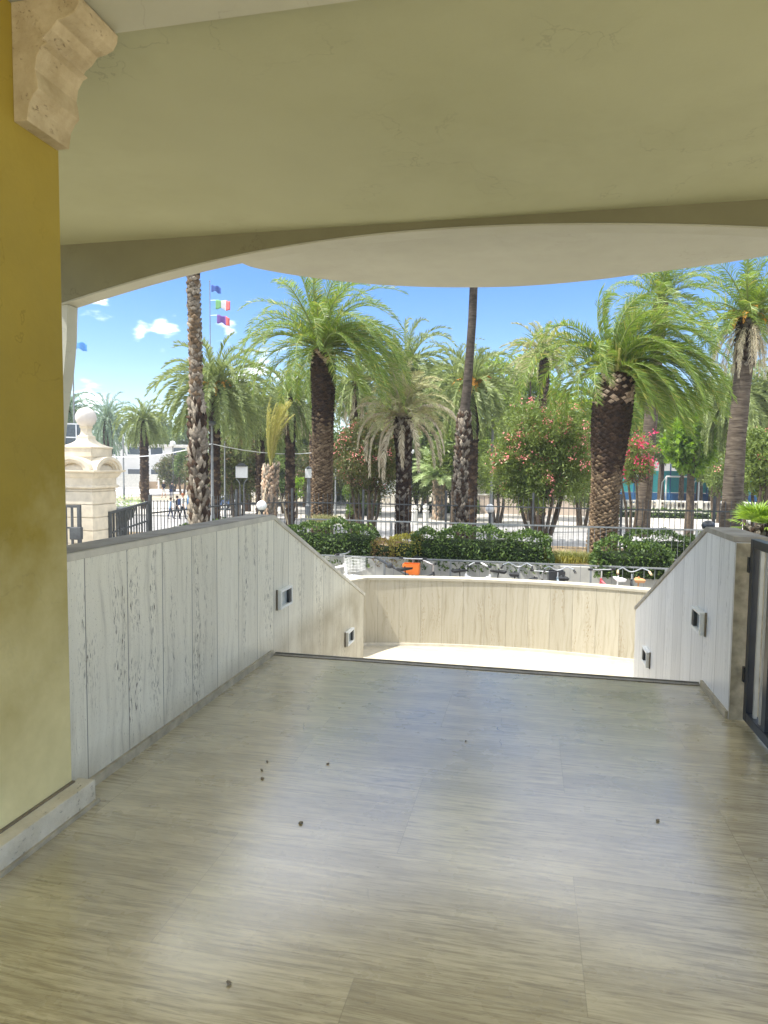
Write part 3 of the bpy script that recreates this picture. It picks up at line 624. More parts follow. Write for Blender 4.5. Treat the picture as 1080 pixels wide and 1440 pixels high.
# ------------------------------------------------------------------ palms
def nrm(a): return a/np.maximum(np.linalg.norm(a, axis=-1, keepdims=True), 1e-9)
def crown_arrays(rng, specs, n_leaf, leaf_len, leaf_w, wind=(0,0,0), vee=.35, gdroop=.5, rach_r=.022, fwd=.6):
    "specs: rows (azimuth, elevation, length, droop); returns leaflet quads and rachis quads"
    S = 14; VL = []; QL = []; VR = []; QR = []; nb = 0; nr = 0; wind = np.array(wind, float)
    for az, el, L, dr in specs:
        d = np.array([math.cos(el)*math.cos(az), math.cos(el)*math.sin(az), math.sin(el)]); p = d*.10; P = [p.copy()]; D = [d.copy()]
        tw = rng.normal(0, .25)
        for i in range(S):
            s = (i+1)/S; d = d+np.array([0,0,-1.])*dr*(.4+1.4*s)/S*2+wind*(.4+s)/S*2; d = d/np.linalg.norm(d); p = p+d*L/S; P.append(p.copy()); D.append(d.copy())
        P = np.array(P); D = np.array(D); T = np.linspace(0, 1, S+1)
        t = np.linspace(.10, .995, n_leaf)+rng.uniform(-.004,.004,n_leaf)
        B = np.stack([np.interp(t, T, P[:,k]) for k in range(3)], 1); DD = nrm(np.stack([np.interp(t, T, D[:,k]) for k in range(3)], 1))
        up = np.array([math.sin(tw)*-math.sin(az), math.sin(tw)*math.cos(az), math.cos(tw)])
        if abs(el) > 1.25: up = up+np.array([-math.cos(az), -math.sin(az), 0])*1.0
        sd = nrm(np.cross(DD, up)); nn = np.cross(sd, DD)
        for sg in (-1, 1):
            ll = leaf_len*np.clip(np.sin(np.pi*(.06+.86*t**.8)), .12, 1)**.6*rng.uniform(.82, 1.1, n_leaf)
            v = vee*rng.uniform(.3, 1.6, n_leaf)
            dirv = nrm(DD*(fwd+.5*t[:,None])+sd*sg*rng.uniform(.75,1.1,n_leaf)[:,None]+nn*v[:,None]+wind*.35+rng.normal(0,.07,(n_leaf,3)))
            mid = B+dirv*(ll*.5)[:,None]; d2 = nrm(dirv+np.array([0,0,-1.])*gdroop*rng.uniform(.5,1.4,n_leaf)[:,None]+wind*.3); tip = mid+d2*(ll*.5)[:,None]
            wv = nrm(DD*1.0+nn*rng.normal(0,.5,n_leaf)[:,None])*leaf_w
            V = np.stack([B-wv*.6, B+wv*.6, mid+wv, mid-wv, tip+wv*.12, tip-wv*.12], 1).reshape(-1, 3)
            k = np.arange(n_leaf)[:,None]*6+nb
            QL += [np.concatenate([k+np.array([[0,1,2,3]]), k+np.array([[3,2,4,5]])], 0)]; VL.append(V); nb += len(V)
        r = rach_r*(1-.85*T); s0 = nrm(np.cross(D, up)); n0 = np.cross(s0, D)
        ring = np.stack([P+s0*r[:,None]*1.3, P+n0*r[:,None], P-s0*r[:,None]*1.3, P-n0*r[:,None]*.6], 1)
        VR.append(ring.reshape(-1,3)); i = np.arange(S)[:,None]
        for j in range(4): QR.append(np.concatenate([i*4+j, i*4+(j+1)%4, (i+1)*4+(j+1)%4, (i+1)*4+j], 1)+nr)
        nr += (S+1)*4
    return np.concatenate(VL), np.concatenate(QL), np.concatenate(VR), np.concatenate(QR)
def crown(name, parent, loc, rng, specs, mat, rmat, **k):
    VL, QL, VR, QR = crown_arrays(rng, specs, **k)
    V = np.concatenate([VL, VR]); Q = np.concatenate([QL, QR+len(VL)]); mi = np.concatenate([np.zeros(len(QL), int), np.ones(len(QR), int)])
    o = npobj(name, V, Q, [mat, rmat], parent, mi=mi); o.location = loc; return o
def fan_specs(rng, n, e0, e1, L, dr, az=None, pw=1.):
    out = []
    for i in range(n):
        u = (i+.5)/n; a = i*2.39996+rng.normal(0,.12) if az is None else az[0]+(az[1]-az[0])*rng.random()
        out.append((a, e0+(e1-e0)*u**pw+rng.normal(0,.06), L*rng.uniform(.85,1.1)*(.80+.28*math.sin(math.pi*min(1,.25+u*.75))), dr*rng.uniform(.75,1.25)))
    return out
def trunk_path(base, top, bend=.0, n=10):
    base, top = Vector(base), Vector(top); out = []
    for i in range(n+1):
        t = i/n; p = base.lerp(top, t); p.x += bend*math.sin(math.pi*t); out.append(p)
    return out
def trunk_mesh(name, parent, path, rads, mat, n=14, seed=0, rough=.03):
    rng = random.Random(seed); b = MB(); b.tube(path, rads, n)
    b.v = [(x*(1)+rng.uniform(-rough,rough)*rads[0], y+rng.uniform(-rough,rough)*rads[0], z) for x, y, z in b.v]
    return b.build(name, mat, parent, smooth=True)
def boots(name, parent, path, rads, rng, mats, row=.085, per=.13, out=.05, hgt=.11, z0=0., z1=1., mi_f=None, jitter=.25, flare=1., wdt=1.):
    "overlapping leaf-base scales wound round a trunk"
    P = np.array([tuple(p) for p in path]); n = len(P); L = np.linalg.norm(P[-1]-P[0]); ts = []; 
    rm = np.interp((z0+z1)/2, np.linspace(0,1,n), rads); cnt = int(L*(z1-z0)/row*2*math.pi*rm/per)
    t = z0+(z1-z0)*(np.arange(cnt)+.5)/cnt; a = np.arange(cnt)*2.399963+rng.normal(0,.05,cnt)
    T = np.linspace(0,1,n); C = np.stack([np.interp(t, T, P[:,k]) for k in range(3)],1); r = np.interp(t, T, rads)
    e = np.stack([np.cos(a), np.sin(a), 0*a],1); s = np.stack([-np.sin(a), np.cos(a), 0*a],1); u = np.array([[0,0,1.]])
    j = rng.uniform(1-jitter, 1+jitter, (cnt,4)); w_ = per*.62*wdt*j[:,0:1]; h = hgt*j[:,1:2]; o = out*j[:,2:3]*flare
    sk = rng.normal(0, jitter*.35, (cnt,1))
    base = C+e*r[:,None]
    p0 = base-u*h*.7-e*.03; pl = base-s*w_+u*h*.1-e*.025; pr = base+s*w_+u*h*.1-e*.025; pt = base+u*h*.75+e*o*.5+s*w_*sk; pf = base+e*o+u*h*.30+s*w_*sk; pb = base+u*h*.45-e*.03
    V = np.stack([p0, pl, pf, pr, pt, pb],1).reshape(-1,3); k = np.arange(cnt)[:,None]*6
    Q = np.concatenate([k+np.array([[0,2,2,1]]), k+np.array([[0,3,2,2]]), k+np.array([[1,2,4,5]]), k+np.array([[3,5,4,2]])],0)
    # degenerate quads avoided: split the scale into four quads through its mid points
    m1 = (p0+pf)/2+e*o*.15; V = np.stack([p0, pl, pf, pr, pt, pb, m1],1).reshape(-1,3); k = np.arange(cnt)[:,None]*7
    Q = np.concatenate([k+np.array([[0,6,2,1]]), k+np.array([[0,3,2,6]]), k+np.array([[1,2,4,5]]), k+np.array([[3,5,4,2]])],0)
    mi = None
    if mi_f is not None: m = mi_f(t, rng); mi = np.concatenate([m, m, m if len(mats) < 3 else m, m])
    return npobj(name, V, Q, mats, parent, mi=mi)
def loc3(p, z): return (p.x, p.y, z)

def tree_root(name, px, d, z, label, cat='palm tree', group=None):
    p = atz(px, d, z); return empty(name, (p.x, p.y, z), 0, label, cat, group)

RG = np.random.default_rng
# big date palm left of centre
r = tree_root('date_palm', 453, 21, BZ, 'large green date palm with a thick brown trunk, left of the dry shaggy palm'); rng = RG(3)
H = zat(495, 21, 453)-BZ; path = trunk_path((0,0,0), (.03,0,H)); rads = [.34,.33,.32,.31,.31,.31,.315,.325,.35,.375,.34]
trunk_mesh('trunk', r, path, [x*.95 for x in rads], M['bark_dark'])
boots('leaf_bases', r, path, rads, rng, [M['bark_brown'], M['bark_dark'], M['bark_cut']], .075, .15, .035, .075, mi_f=lambda t, g: np.where(t > .93, np.where(g.random(len(t)) < .6, 2, 1), np.where(t > .62+g.normal(0,.03,len(t)), 1, 0)))  # upper scales darkened to paint in the crown's shadow on the trunk
sp = fan_specs(rng, 70, R_(86), R_(-5), 3.1, .95, pw=1.0)+[(rng.uniform(-.9,.9), R_(rng.uniform(15,50)), rng.uniform(3.1,3.8), rng.uniform(1.0,1.5)) for _ in range(18)]+[(rng.uniform(2.5,3.7), R_(rng.uniform(30,55)), rng.uniform(3.0,3.5), rng.uniform(1.0,1.3)) for _ in range(8)]
crown('crown', r, (0,0,H), rng, sp, M['frond'], M['rachis'], n_leaf=72, leaf_len=.40, leaf_w=.013, wind=(.30,.05,0), rach_r=.025, gdroop=.3, fwd=.75)
b = MB()
for i in range(26):
    a = i*2.4; e = R_(35+35*random.Random(i).random()); b.tube([(0,0,-.05), (math.cos(a)*.5*math.cos(e), math.sin(a)*.5*math.cos(e), .75*math.sin(e))], [.05,.025], 5)
o = b.build('petioles', M['frond_yel'], r); o.location = (0,0,H)
# big wind-blown date palm on the right
r = tree_root('date_palm', 850, 17.5, BZ, 'largest date palm, thick dark trunk, fronds blown to the right'); rng = RG(5)
H = zat(527, 17.5, 862)-BZ; tp = at(862, 527, 17.5)-at(850, 527, 17.5)
path = trunk_path((0,0,0), (tp.x, tp.y, H), -.03); rads = [.37,.36,.345,.34,.345,.37,.42,.46,.475,.475,.40]
trunk_mesh('trunk', r, path, [x*.95 for x in rads], M['bark_dark'])
boots('leaf_bases', r, path, rads, rng, [M['bark_brown'], M['bark_dark'], M['bark_cut']], .082, .15, .045, .085, mi_f=lambda t, g: np.where(t > .84, np.where(g.random(len(t)) < .50, 2, 1), np.where(t > .50+g.normal(0,.04,len(t)), 1, 0)))
sp = fan_specs(rng, 46, R_(88), R_(8), 2.4, 1.0, pw=1.1)+fan_specs(rng, 46, R_(75), R_(0), 3.0, 1.25, az=(-1.3, 1.0))
sp += [(R_(176), R_(62), 2.3, .12), (R_(170), R_(55), 2.2, .9), (R_(186), R_(30), 2.4, 1.2), (R_(200), R_(40), 3.3, 1.0), (R_(185), R_(45), 3.4, .9), (R_(172), R_(38), 3.3, 1.0), (R_(195), R_(55), 3.0, 1.1), (R_(165), R_(15), 2.5, 1.2), (R_(190), R_(48), 1.9, .8)]
crown('crown', r, (tp.x, tp.y, H), rng, sp, M['frond'], M['rachis'], n_leaf=80, leaf_len=.36, leaf_w=.012, wind=(.50,.06,-.12), rach_r=.022, gdroop=.25, fwd=.75)
b = MB()
for i in range(40):
    a = i*2.4; e = R_(30+40*random.Random(i).random()); b.tube([(math.cos(a)*.25,math.sin(a)*.25,-.12), (math.cos(a)*.8*math.cos(e), math.sin(a)*.8*math.cos(e), .8*math.sin(e))], [.05,.022], 5)
o = b.build('petioles', M['frond_yel'], r); o.location = (tp.x,tp.y,H)
# shaggy dry palm
r = tree_root('date_palm', 566, 21.5, BZ, 'dusty palm with pale dead fronds hanging down, left of the tall slim palm'); rng = RG(7)
H = zat(588, 21.5, 566)-BZ; path = trunk_path((0,0,0), (.02,0,H)); rads = [.19,.185,.18,.175,.175,.175,.18,.20,.25,.30,.26]
trunk_mesh('trunk', r, path, [x*.92 for x in rads], M['bark_dark'])
boots('leaf_bases', r, path, rads, rng, [M['bark_dark'], M['bark_grey']], .085, .11, .05, .11, mi_f=lambda t, g: np.where(g.random(len(t)) < .25+.3*(t > .8), 1, 0))
sp = fan_specs(rng, 34, R_(85), R_(10), 1.75, .8)
crown('crown', r, (0,0,H), rng, sp, M['frond_dusty'], M['rachis_dry'], n_leaf=50, leaf_len=.32, leaf_w=.016, wind=(.22,0,0))
sp = [(R_(185),R_(35),2.1,1.6),(R_(200),R_(22),2.0,1.9),(R_(215),R_(10),2.3,2.2),(R_(240),R_(-15),2.2,1.8),(R_(-60),R_(10),2.2,1.9),(R_(-25),R_(28),2.1,1.5),(R_(5),R_(12),2.0,1.8),(R_(170),R_(-25),1.9,1.6),(R_(-85),R_(-20),1.6,1.8),(R_(150),R_(5),1.9,1.8),(R_(30),R_(0),1.9,1.8),(R_(195),R_(48),2.2,1.2),(R_(-10),R_(45),2.2,1.1)]
crown('dead_fronds', r, (0,0,H-.1), rng, sp, M['frond_dry'], M['rachis_dry'], n_leaf=46, leaf_len=.30, leaf_w=.022, fwd=1.3, gdroop=1.6, wind=(.1,0,0), rach_r=.03)
# tall trunk left (rough boots)
r = tree_root('fan_palm', 281, 15, GZ, 'tall rough barked palm trunk rising behind the left parapet, its crown above the canopy'); rng = RG(11)
H = 9.6; tp = at(277, 500, 15)-at(282, 500, 15); path = trunk_path((0,0,0), (tp.x*2, tp.y*2, H), .02, 14); rads = [.23,.185,.175,.175,.17,.165,.15,.14,.135,.135,.135,.135,.135,.135,.135]
trunk_mesh('trunk', r, path, [x*.9 for x in rads], M['bark_tree'])
boots('leaf_bases', r, path, rads, rng, [M['bark_grey'], M['bark_dark']], .115, .13, .06, .19, z1=.50, mi_f=lambda t, g: (g.random(len(t)) < .38).astype(int), jitter=.55, flare=1.15, wdt=.8)
boots('upper_leaf_bases', r, path, rads, rng, [M['bark_grey'], M['bark_brown']], .105, .12, .028, .10, z0=.50, mi_f=lambda t, g: (g.random(len(t)) < .5).astype(int), jitter=.4)
crown('crown', r, (tp.x*2, tp.y*2, H), rng, fan_specs(rng, 34, R_(85), R_(-30), 1.6, .7), M['frond'], M['rachis'], n_leaf=34, leaf_len=.45, leaf_w=.018)
# tall slim trunk centre
r = tree_root('fan_palm', 652, 20, BZ, 'tall slim dark palm trunk in the centre, shaggy on its lower half'); rng = RG(12)
H = 9.4; c1 = at(661, 405, 20)-at(650, 720, 20); path = []
for z_, px in ((0,649),(.8,650),(1.6,649),(2.4,648),(3.2,650),(3.9,652),(4.6,655),(5.6,658),(6.6,660.5),(8,662),(9.4,663)):
    q = atz(px, 20, 0)-atz(652, 20, 0); path.append(Vector((q.x, q.y, z_)))
rads = [.18,.17,.165,.17,.17,.155,.14,.13,.125,.12,.12]
trunk_mesh('trunk', r, path, [x*.96 for x in rads], M['bark_smooth'])
boots('leaf_bases', r, path, rads, rng, [M['bark_grey'], M['bark_dark']], .10, .12, .055, .14, z1=.50, mi_f=lambda t, g: (g.random(len(t)) < .5).astype(int), jitter=.55, flare=1.1, wdt=.75)
crown('crown', r, tuple(path[-1]), rng, fan_specs(rng, 30, R_(85), R_(-30), 1.5, .7), M['frond'], M['rachis'], n_leaf=30, leaf_len=.45, leaf_w=.018)
# right palm with dead skirt
r = tree_root('date_palm', 1031, 19, BZ, 'palm at the right edge with orange stalks and a skirt of dead fronds'); rng = RG(14)
H = zat(452, 19, 1040)-BZ; tp = at(1044, 452, 19)-at(1031, 452, 19); path = trunk_path((0,0,0), (tp.x,tp.y,H), -.05); rads = [.30,.29,.27,.26,.25,.24,.235,.23,.23,.24,.26]
trunk_mesh('trunk', r, path, rads, M['bark_plain'], 20)
boots('leaf_bases', r, path, rads, rng, [M['bark_grey'], M['bark_dark']], .12, .14, .07, .12, z0=.80, mi_f=lambda t, g: (g.random(len(t)) < .5).astype(int))
crown('crown', r, (tp.x,tp.y,H), rng, fan_specs(rng, 52, R_(88), R_(-12), 1.8, .75), M['frond'], M['rachis'], n_leaf=48, leaf_len=.36, leaf_w=.013, wind=(.15,0,0))
crown('dead_fronds', r, (tp.x,tp.y,H-.15), rng, fan_specs(rng, 26, R_(5), R_(-45), 1.5, 1.7), M['frond_dry'], M['rachis_dry'], n_leaf=30, leaf_len=.26, leaf_w=.014, fwd=1.4, gdroop=1.5)
crown('fruit_stalks', r, (tp.x,tp.y,H+.05), rng, fan_specs(rng, 14, R_(50), R_(10), .65, 1.0), M['fruit'], M['rachis_dry'], n_leaf=20, leaf_len=.12, leaf_w=.02)
# grey trunk behind the largest palm
r = tree_root('date_palm', 905, 26, BZ-.3, 'slimmer palm with a plain grey trunk right behind the largest date palm'); rng = RG(15)
H = zat(425, 26, 920)-BZ+.3; tp = at(921, 425, 26)-at(905, 425, 26); path = trunk_path((0,0,0), (tp.x,tp.y,H)); rads = [.33,.28,.27,.26,.25,.25,.25,.25,.25,.26,.27]
trunk_mesh('trunk', r, path, rads, M['bark_plain'], 18)
crown('crown', r, (tp.x,tp.y,H), rng, fan_specs(rng, 48, R_(88), R_(-15), 2.5, .8), M['frond'], M['rachis'], n_leaf=40, leaf_len=.42, leaf_w=.017, wind=(.4,0,0))
# orange fruited palm behind the rough trunk
def far_palm(px, py, d, L, label, seed, nf=46, mat='frond_far', z0=GZ, fruit=False, tr=.22, e1=-35, drop=.8, nl=30, trunk_px=None, group='palms of the park behind the street', wind=(.08,0,0), lw=.022, ll=.45, dead=0):
    rng = RG(seed); pz = zat(py, d, px); r = tree_root('date_palm', px, d, z0, label, group=group); H = pz-z0
    off = Vector((0,0,0))
    path = trunk_path((0,0,0), (0,0,H)); rads = [tr*1.2]+[tr]*8+[tr*1.15, tr*1.1]
    trunk_mesh('trunk', r, path, rads, M['bark_dark'], 10, seed)
    boots('leaf_bases', r, path, rads, rng, [M['bark_dark'], M['bark_brown']], .2, .24, .06, .2, z0=.1, mi_f=lambda t, g: (g.random(len(t)) < .4).astype(int))
    crown('crown', r, (0,0,H), rng, fan_specs(rng, int(nf*1.25), R_(80), R_(e1), L, drop*1.25, pw=.8), M[mat], M['rachis'], n_leaf=int(nl*1.2), leaf_len=ll*.68, leaf_w=lw*1.45, wind=wind, rach_r=.03, fwd=1.1, gdroop=.2, vee=.75)
    if fruit: crown('fruit_stalks', r, (0,0,H+.1), rng, fan_specs(rng, 16, R_(55), R_(0), L*.34, 1.1), M['fruit'], M['fruit'], n_leaf=16, leaf_len=.16, leaf_w=.04)
    if dead: crown('dead_fronds', r, (0,0,H-.2), rng, fan_specs(rng, dead, R_(-10), R_(-60), L*.7, 1.5), M['frond_dry'], M['rachis_dry'], n_leaf=20, leaf_len=.3, leaf_w=.025, fwd=1.4, gdroop=1.5)
    return r
far_palm(302, 548, 31, 3.0, 'broad date palm with orange fruit directly behind the tall rough trunk', 21, 84, fruit=True, e1=-38, nl=44, drop=.75, ll=.55, wind=(0,0,0))
far_palm(366, 585, 36, 2.7, 'date palm between the rough trunk and the large green palm', 22, 60, 'frond_far', e1=-40, nl=34)
far_palm(408, 560, 34, 2.6, 'date palm half hidden by the left fronds of the large green palm', 23, 56, e1=-60, nl=34, dead=12)
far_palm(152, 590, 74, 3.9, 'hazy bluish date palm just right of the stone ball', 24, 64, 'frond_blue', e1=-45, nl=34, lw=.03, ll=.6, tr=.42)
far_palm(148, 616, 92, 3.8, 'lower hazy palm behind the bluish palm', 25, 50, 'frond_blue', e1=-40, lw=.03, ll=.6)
far_palm(203, 592, 52, 2.5, 'dark trunked date palm standing at the plaza edge, left of the rough trunk', 26, 64, e1=-50, nl=34, lw=.022, tr=.30)
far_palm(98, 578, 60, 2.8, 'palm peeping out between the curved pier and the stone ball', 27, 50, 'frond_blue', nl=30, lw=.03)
far_palm(572, 520, 33, 3.1, 'leafy date palm behind the dry shaggy palm', 28, 70, e1=-55, nl=40, dead=16, wind=(.25,0,0))
far_palm(664, 545, 30, 2.6, 'date palm with orange fruit behind the tall slim trunk', 29, 64, 'frond_far', fruit=True, e1=-60, nl=38, wind=(.2,0,0), ll=.5)
far_palm(500, 540, 30, 2.2, 'palm with brown hanging skirt behind the right fronds of the large green palm', 30, 44, e1=-40, dead=30)
far_palm(1028, 555, 32, 3.0, 'palm with long hanging fronds directly behind the right edge palm', 31, 76, e1=-62, nl=38, dead=0, drop=1.1)
far_palm(1075, 548, 33, 2.4, 'palm with hanging fronds right of the right edge palm', 32, 60, e1=-60, nl=36, drop=1.1)
far_palm(762, 505, 36, 2.3, 'pale palm top above the oleander, left of the largest palm', 33, 44, 'frond_dusty', e1=-10, nl=34, drop=.6)
far_palm(440, 548, 46, 3.0, 'distant palm seen behind the trunk of the large green palm', 34, 50, nl=30)
far_palm(640, 528, 46, 3.2, 'distant palm left of the tall slim trunk', 35, 60, nl=30, e1=-50)
far_palm(348, 560, 50, 3.0, 'distant palm rising behind the orange fruited palm on its right', 36, 56, nl=30, e1=-50)
far_palm(846, 575, 28, 2.4, 'low palm with light arching fronds hidden behind the largest palm', 37, 40, 'frond', nl=40, drop=.9, e1=-20, fruit=False)
# young palm
r = tree_root('young_palm', 618, 44, GZ, 'small pale green young palm on a short trunk, left of the tall slim trunk'); rng = RG(40)
H = zat(675, 44, 618)-GZ
trunk_mesh('trunk', r, trunk_path((0,0,0),(0,0,H)), [.42,.36,.34,.33,.33,.33,.34,.36,.38,.4,.34], M['bark_grey'], 12, 1)
boots('leaf_bases', r, trunk_path((0,0,0),(0,0,H)), [.42]+[.36]*10, rng, [M['bark_grey'], M['bark_cut']], .16, .2, .1, .25, mi_f=lambda t, g: (g.random(len(t)) < .5).astype(int))
crown('crown', r, (0,0,H), rng, fan_specs(rng, 46, R_(88), R_(5), 2.1, .5), M['frond_young'], M['frond_young'], n_leaf=44, leaf_len=.5, leaf_w=.042, rach_r=.03)
# tied-up yellow palm with stakes
r = tree_root('young_palm', 376, 26, GZ, 'yellowing tied up palm propped by thin stakes above the left parapet'); rng = RG(41)
H = zat(655, 26, 380)-GZ; tp = at(381, 650, 26)-at(376, 650, 26)
pa = trunk_path((0,0,0),(tp.x,tp.y,H)); trunk_mesh('trunk', r, pa, [.2]*5+[.24]*6, M['bark_tree'], 12, 1)
boots('leaf_bases', r, pa, [.22]*5+[.26]*6, rng, [M['bark_grey'], M['bark_cut']], .12, .14, .09, .2, mi_f=lambda t, g: (g.random(len(t)) < .6).astype(int))
sp = [(rng.uniform(0,6.28), R_(rng.uniform(78,89)), rng.uniform(1.9,2.7), rng.uniform(.2,.45)) for _ in range(26)]
crown('crown', r, (tp.x,tp.y,H-.1), rng, sp, M['frond_yel'], M['frond_yel'], n_leaf=44, leaf_len=.30, leaf_w=.016, fwd=1.9, vee=.1, wind=(.20,0,0), rach_r=.035)
for a in (20, 150, 260): MB().bar((1.1*math.cos(R_(a)),1.1*math.sin(R_(a)),0), (tp.x+.1*math.cos(R_(a)),tp.y+.1*math.sin(R_(a)),H*.95), .05,.05).build('stake', M['rachis_dry'], r)
# small fan palm at the right edge
r = tree_root('small_fan_palm', 1068, 10, GZ, 'bright green low fan palm behind the right parapet at the right edge'); rng = RG(42)
H = zat(742, 10, 1068)-GZ
pa = trunk_path((0,0,0),(0,0,H)); trunk_mesh('trunk', r, pa, [.13]*11, M['bark_tree'], 10, 1)
boots('leaf_bases', r, pa, [.13]*11, rng, [M['bark_grey'], M['bark_dark']], .07, .08, .05, .1, z0=.4, mi_f=lambda t, g: (g.random(len(t)) < .5).astype(int))
VL = []; QL = []; nb = 0
for i in range(26):
    az = i*2.4; el = R_(rng.uniform(-5, 75)); d = np.array([math.cos(el)*math.cos(az), math.cos(el)*math.sin(az), math.sin(el)]); c0 = d*.16
    s = nrm(np.cross(d, [0,0,1.])); 
    for k in range(15):
        ph = R_(-72+144*k/14); dd = nrm(d*math.cos(ph)+s*math.sin(ph)); l = .30*(.75+.25*math.cos(ph))*rng.uniform(.9,1.1); wv = nrm(np.cross(dd, np.cross(d, s)))*.011
        mid = c0+dd*l*.6; tip = mid+nrm(dd+np.array([0,0,-.45]))*l*.4
        VL.append(np.stack([c0-wv*.4,c0+wv*.4,mid+wv,mid-wv,tip+wv*.1,tip-wv*.1])); QL += [[nb,nb+1,nb+2,nb+3],[nb+3,nb+2,nb+4,nb+5]]; nb += 6
o = npobj('crown', np.concatenate(VL), QL, M['frond_fan'], r); o.location = (0,0,H)

# ------------------------------------------------------------------ leafy trees, shrubs, hedges
def leaf_quads(rng, C, N, size, asp=.45, upb=.3, jit=.3):
    n = len(C); d = nrm(rng.normal(0,1,(n,3))*.8+N*.8); nn = nrm(np.cross(d, rng.normal(0,1,(n,3)))+np.array([0,0,upb])); s = nrm(np.cross(d, nn))
    l = size*rng.uniform(1-jit,1+jit,n)[:,None]
    V = np.stack([C-d*l*.5, C+s*l*asp*.5+d*l*.05, C+d*l*.5, C-s*l*asp*.5+d*l*.05],1).reshape(-1,3)
    return V, np.arange(n*4).reshape(n,4)
def lobes_pts(rng, lobes, dens):
    C = []; N = []
    for (x,y,z,rx,ry,rz) in lobes:
        n = int(dens*4*math.pi*((rx*ry+ry*rz+rx*rz)/3)); d = nrm(rng.normal(0,1,(n,3))); rr = rng.uniform(.45,1.,n)**.5
        bump = 1+.16*np.sin(d[:,0]*9+x*3)+.14*np.sin(d[:,1]*11+z*5)+.12*np.sin(d[:,2]*10+y)
        C.append(np.array([x,y,z])+d*np.array([rx,ry,rz])*(rr*bump)[:,None]); N.append(d)
    return np.concatenate(C), np.concatenate(N)
def leafy(name, px, d, z0, w_, zb, zt, label, cat, mat, seed, nl=26, size=.12, dens=120, asp=.45, stems=1, stem_r=.12, bark='bark_tree', depth=None, group=None, lobe=.32, flowers=None, nf=0, fs=.06, flat=1., spread=.5, crown_name='crown'):
    "crown w_ wide between heights zb..zt (world), at photo column px, d metres away"
    rng = RG(seed); r = tree_root(name, px, d, z0, label, cat, group); h = zt-zb; zc = (zb+zt)/2-z0; dy = depth or w_
    L = []
    for i in range(nl):
        v = nrm(rng.normal(0,1,3))*rng.uniform(.35,1.)**.5; s = lobe*rng.uniform(.6,1.25)
        rx = w_*.5*s*1.25; L.append((v[0]*(w_/2-rx), v[1]*(dy/2-rx*.8), zc+v[2]*(h/2-rx*.6*flat), rx, rx, min(rx*flat, h*.35)))
    C, N = lobes_pts(rng, L, dens); V, Q = leaf_quads(rng, C, N, size, asp)
    npobj(crown_name, V, Q, M[mat], r)
    if nf:
        k = []; 
        for c in range(nf):
            i = rng.integers(len(C)); 
            if N[i][2] < -.3: continue
            k.append(C[i]+N[i]*size*.7+rng.normal(0,fs*1.4,(14,3)))
        k = np.concatenate(k); V, Q = leaf_quads(rng, k, nrm(rng.normal(0,1,k.shape)), fs, .8); npobj('flowers', V, Q, M[flowers], r)
    b = MB(); rd = random.Random(seed)
    for s in range(stems):
        a = 2*math.pi*s/stems+rd.random(); bs = .12*stems**.5*(stems > 1); p0 = Vector((math.cos(a)*bs, math.sin(a)*bs, 0)); tgt = [l for l in L]; rd.shuffle(tgt)
        fork = Vector((math.cos(a)*bs*(1+spread*2), math.sin(a)*bs*(1+spread*2), max(.2,(zb-z0)+h*.12)))
        sr = stem_r/max(1, stems**.5)*(1 if stems == 1 else 1.1)
        mid = p0.lerp(fork, .5)+Vector((rd.uniform(-.08,.08),rd.uniform(-.08,.08),0))
        b.tube([p0, mid, fork], [sr*1.25, sr, sr*.85], 7)
        for l in tgt[:max(3, 9//stems)]:
            q = Vector(l[:3]); m = fork.lerp(q, .5)+Vector((0,0,-.08*h)); b.tube([fork, m, q], [sr*.6, sr*.38, sr*.15], 5)
    b.build('trunk', M[bark], r, smooth=True)
    return r
Z = lambda py, d, px=540: zat(py, d, px)
leafy('oleander_shrub', 762, 23, BZ, 4.1, Z(718,23,765), Z(566,23,765), 'big oleander with salmon pink flowers just left of the largest palm', 'shrub', 'oleander', 50, 44, .15, 190, .22, 9, .16, flowers='petal', nf=380, fs=.065, depth=2.4, lobe=.30)
leafy('oleander_shrub', 895, 24.5, BZ, 1.7, Z(690,24,895), Z(605,24,895), 'oleander with magenta flowers between the two trunks right of the largest palm', 'shrub', 'oleander', 51, 22, .14, 150, .22, 5, .10, flowers='petal_hot', nf=90, fs=.075)
leafy('oleander_shrub', 518, 25, BZ, 3.2, Z(705,25,518), Z(588,25,518), 'reddish oleander between the large green palm and the dry palm', 'shrub', 'olean_dk', 52, 36, .15, 170, .25, 6, .12, flowers='petal', nf=120, fs=.06)
leafy('oleander_shrub', 335, 40, GZ, 4.6, Z(688,40,335), Z(615,40,335), 'dark reddish shrub behind the lamp posts, right of the rough trunk', 'shrub', 'olean_dk', 53, 34, .22, 80, .3, 4, .15)
leafy('oleander_shrub', 243, 84, GZ, 4.6, Z(687,84,235), Z(640,84,235), 'dark rounded shrub at the far side of the plaza, left of the rough trunk', 'shrub', 'olean_dk', 54, 30, .26, 55, .35, 3, .2)
leafy('round_tree', 256, 76, GZ, 2.8, Z(675,76,256), Z(628,76,256), 'yellowish green bush touching the rough trunk on its left', 'tree', 'hedge_lt', 55, 20, .22, 60, .4, 2, .15)
leafy('oleander_shrub', 1065, 24, BZ, 2.4, Z(700,24,1060), Z(600,24,1060), 'oleander behind the right edge palm', 'shrub', 'oleander', 56, 28, .15, 150, .25, 5, .12, flowers='petal', nf=14)
leafy('citrus_tree', 972, 34, GZ, 3.2, Z(668,34,970), Z(575,34,970), 'bright leafy tree with a forked dark trunk in front of the blue court', 'tree', 'bright', 57, 34, .26, 60, .5, 1, .20)
leafy('leafy_bush', 497, 30, GZ, 1.3, Z(732,30,497), Z(665,30,497), 'fresh green bush standing right beside the trunk of the large green palm', 'shrub', 'hedge_lt', 58, 20, .14, 110, .4, 3, .07)
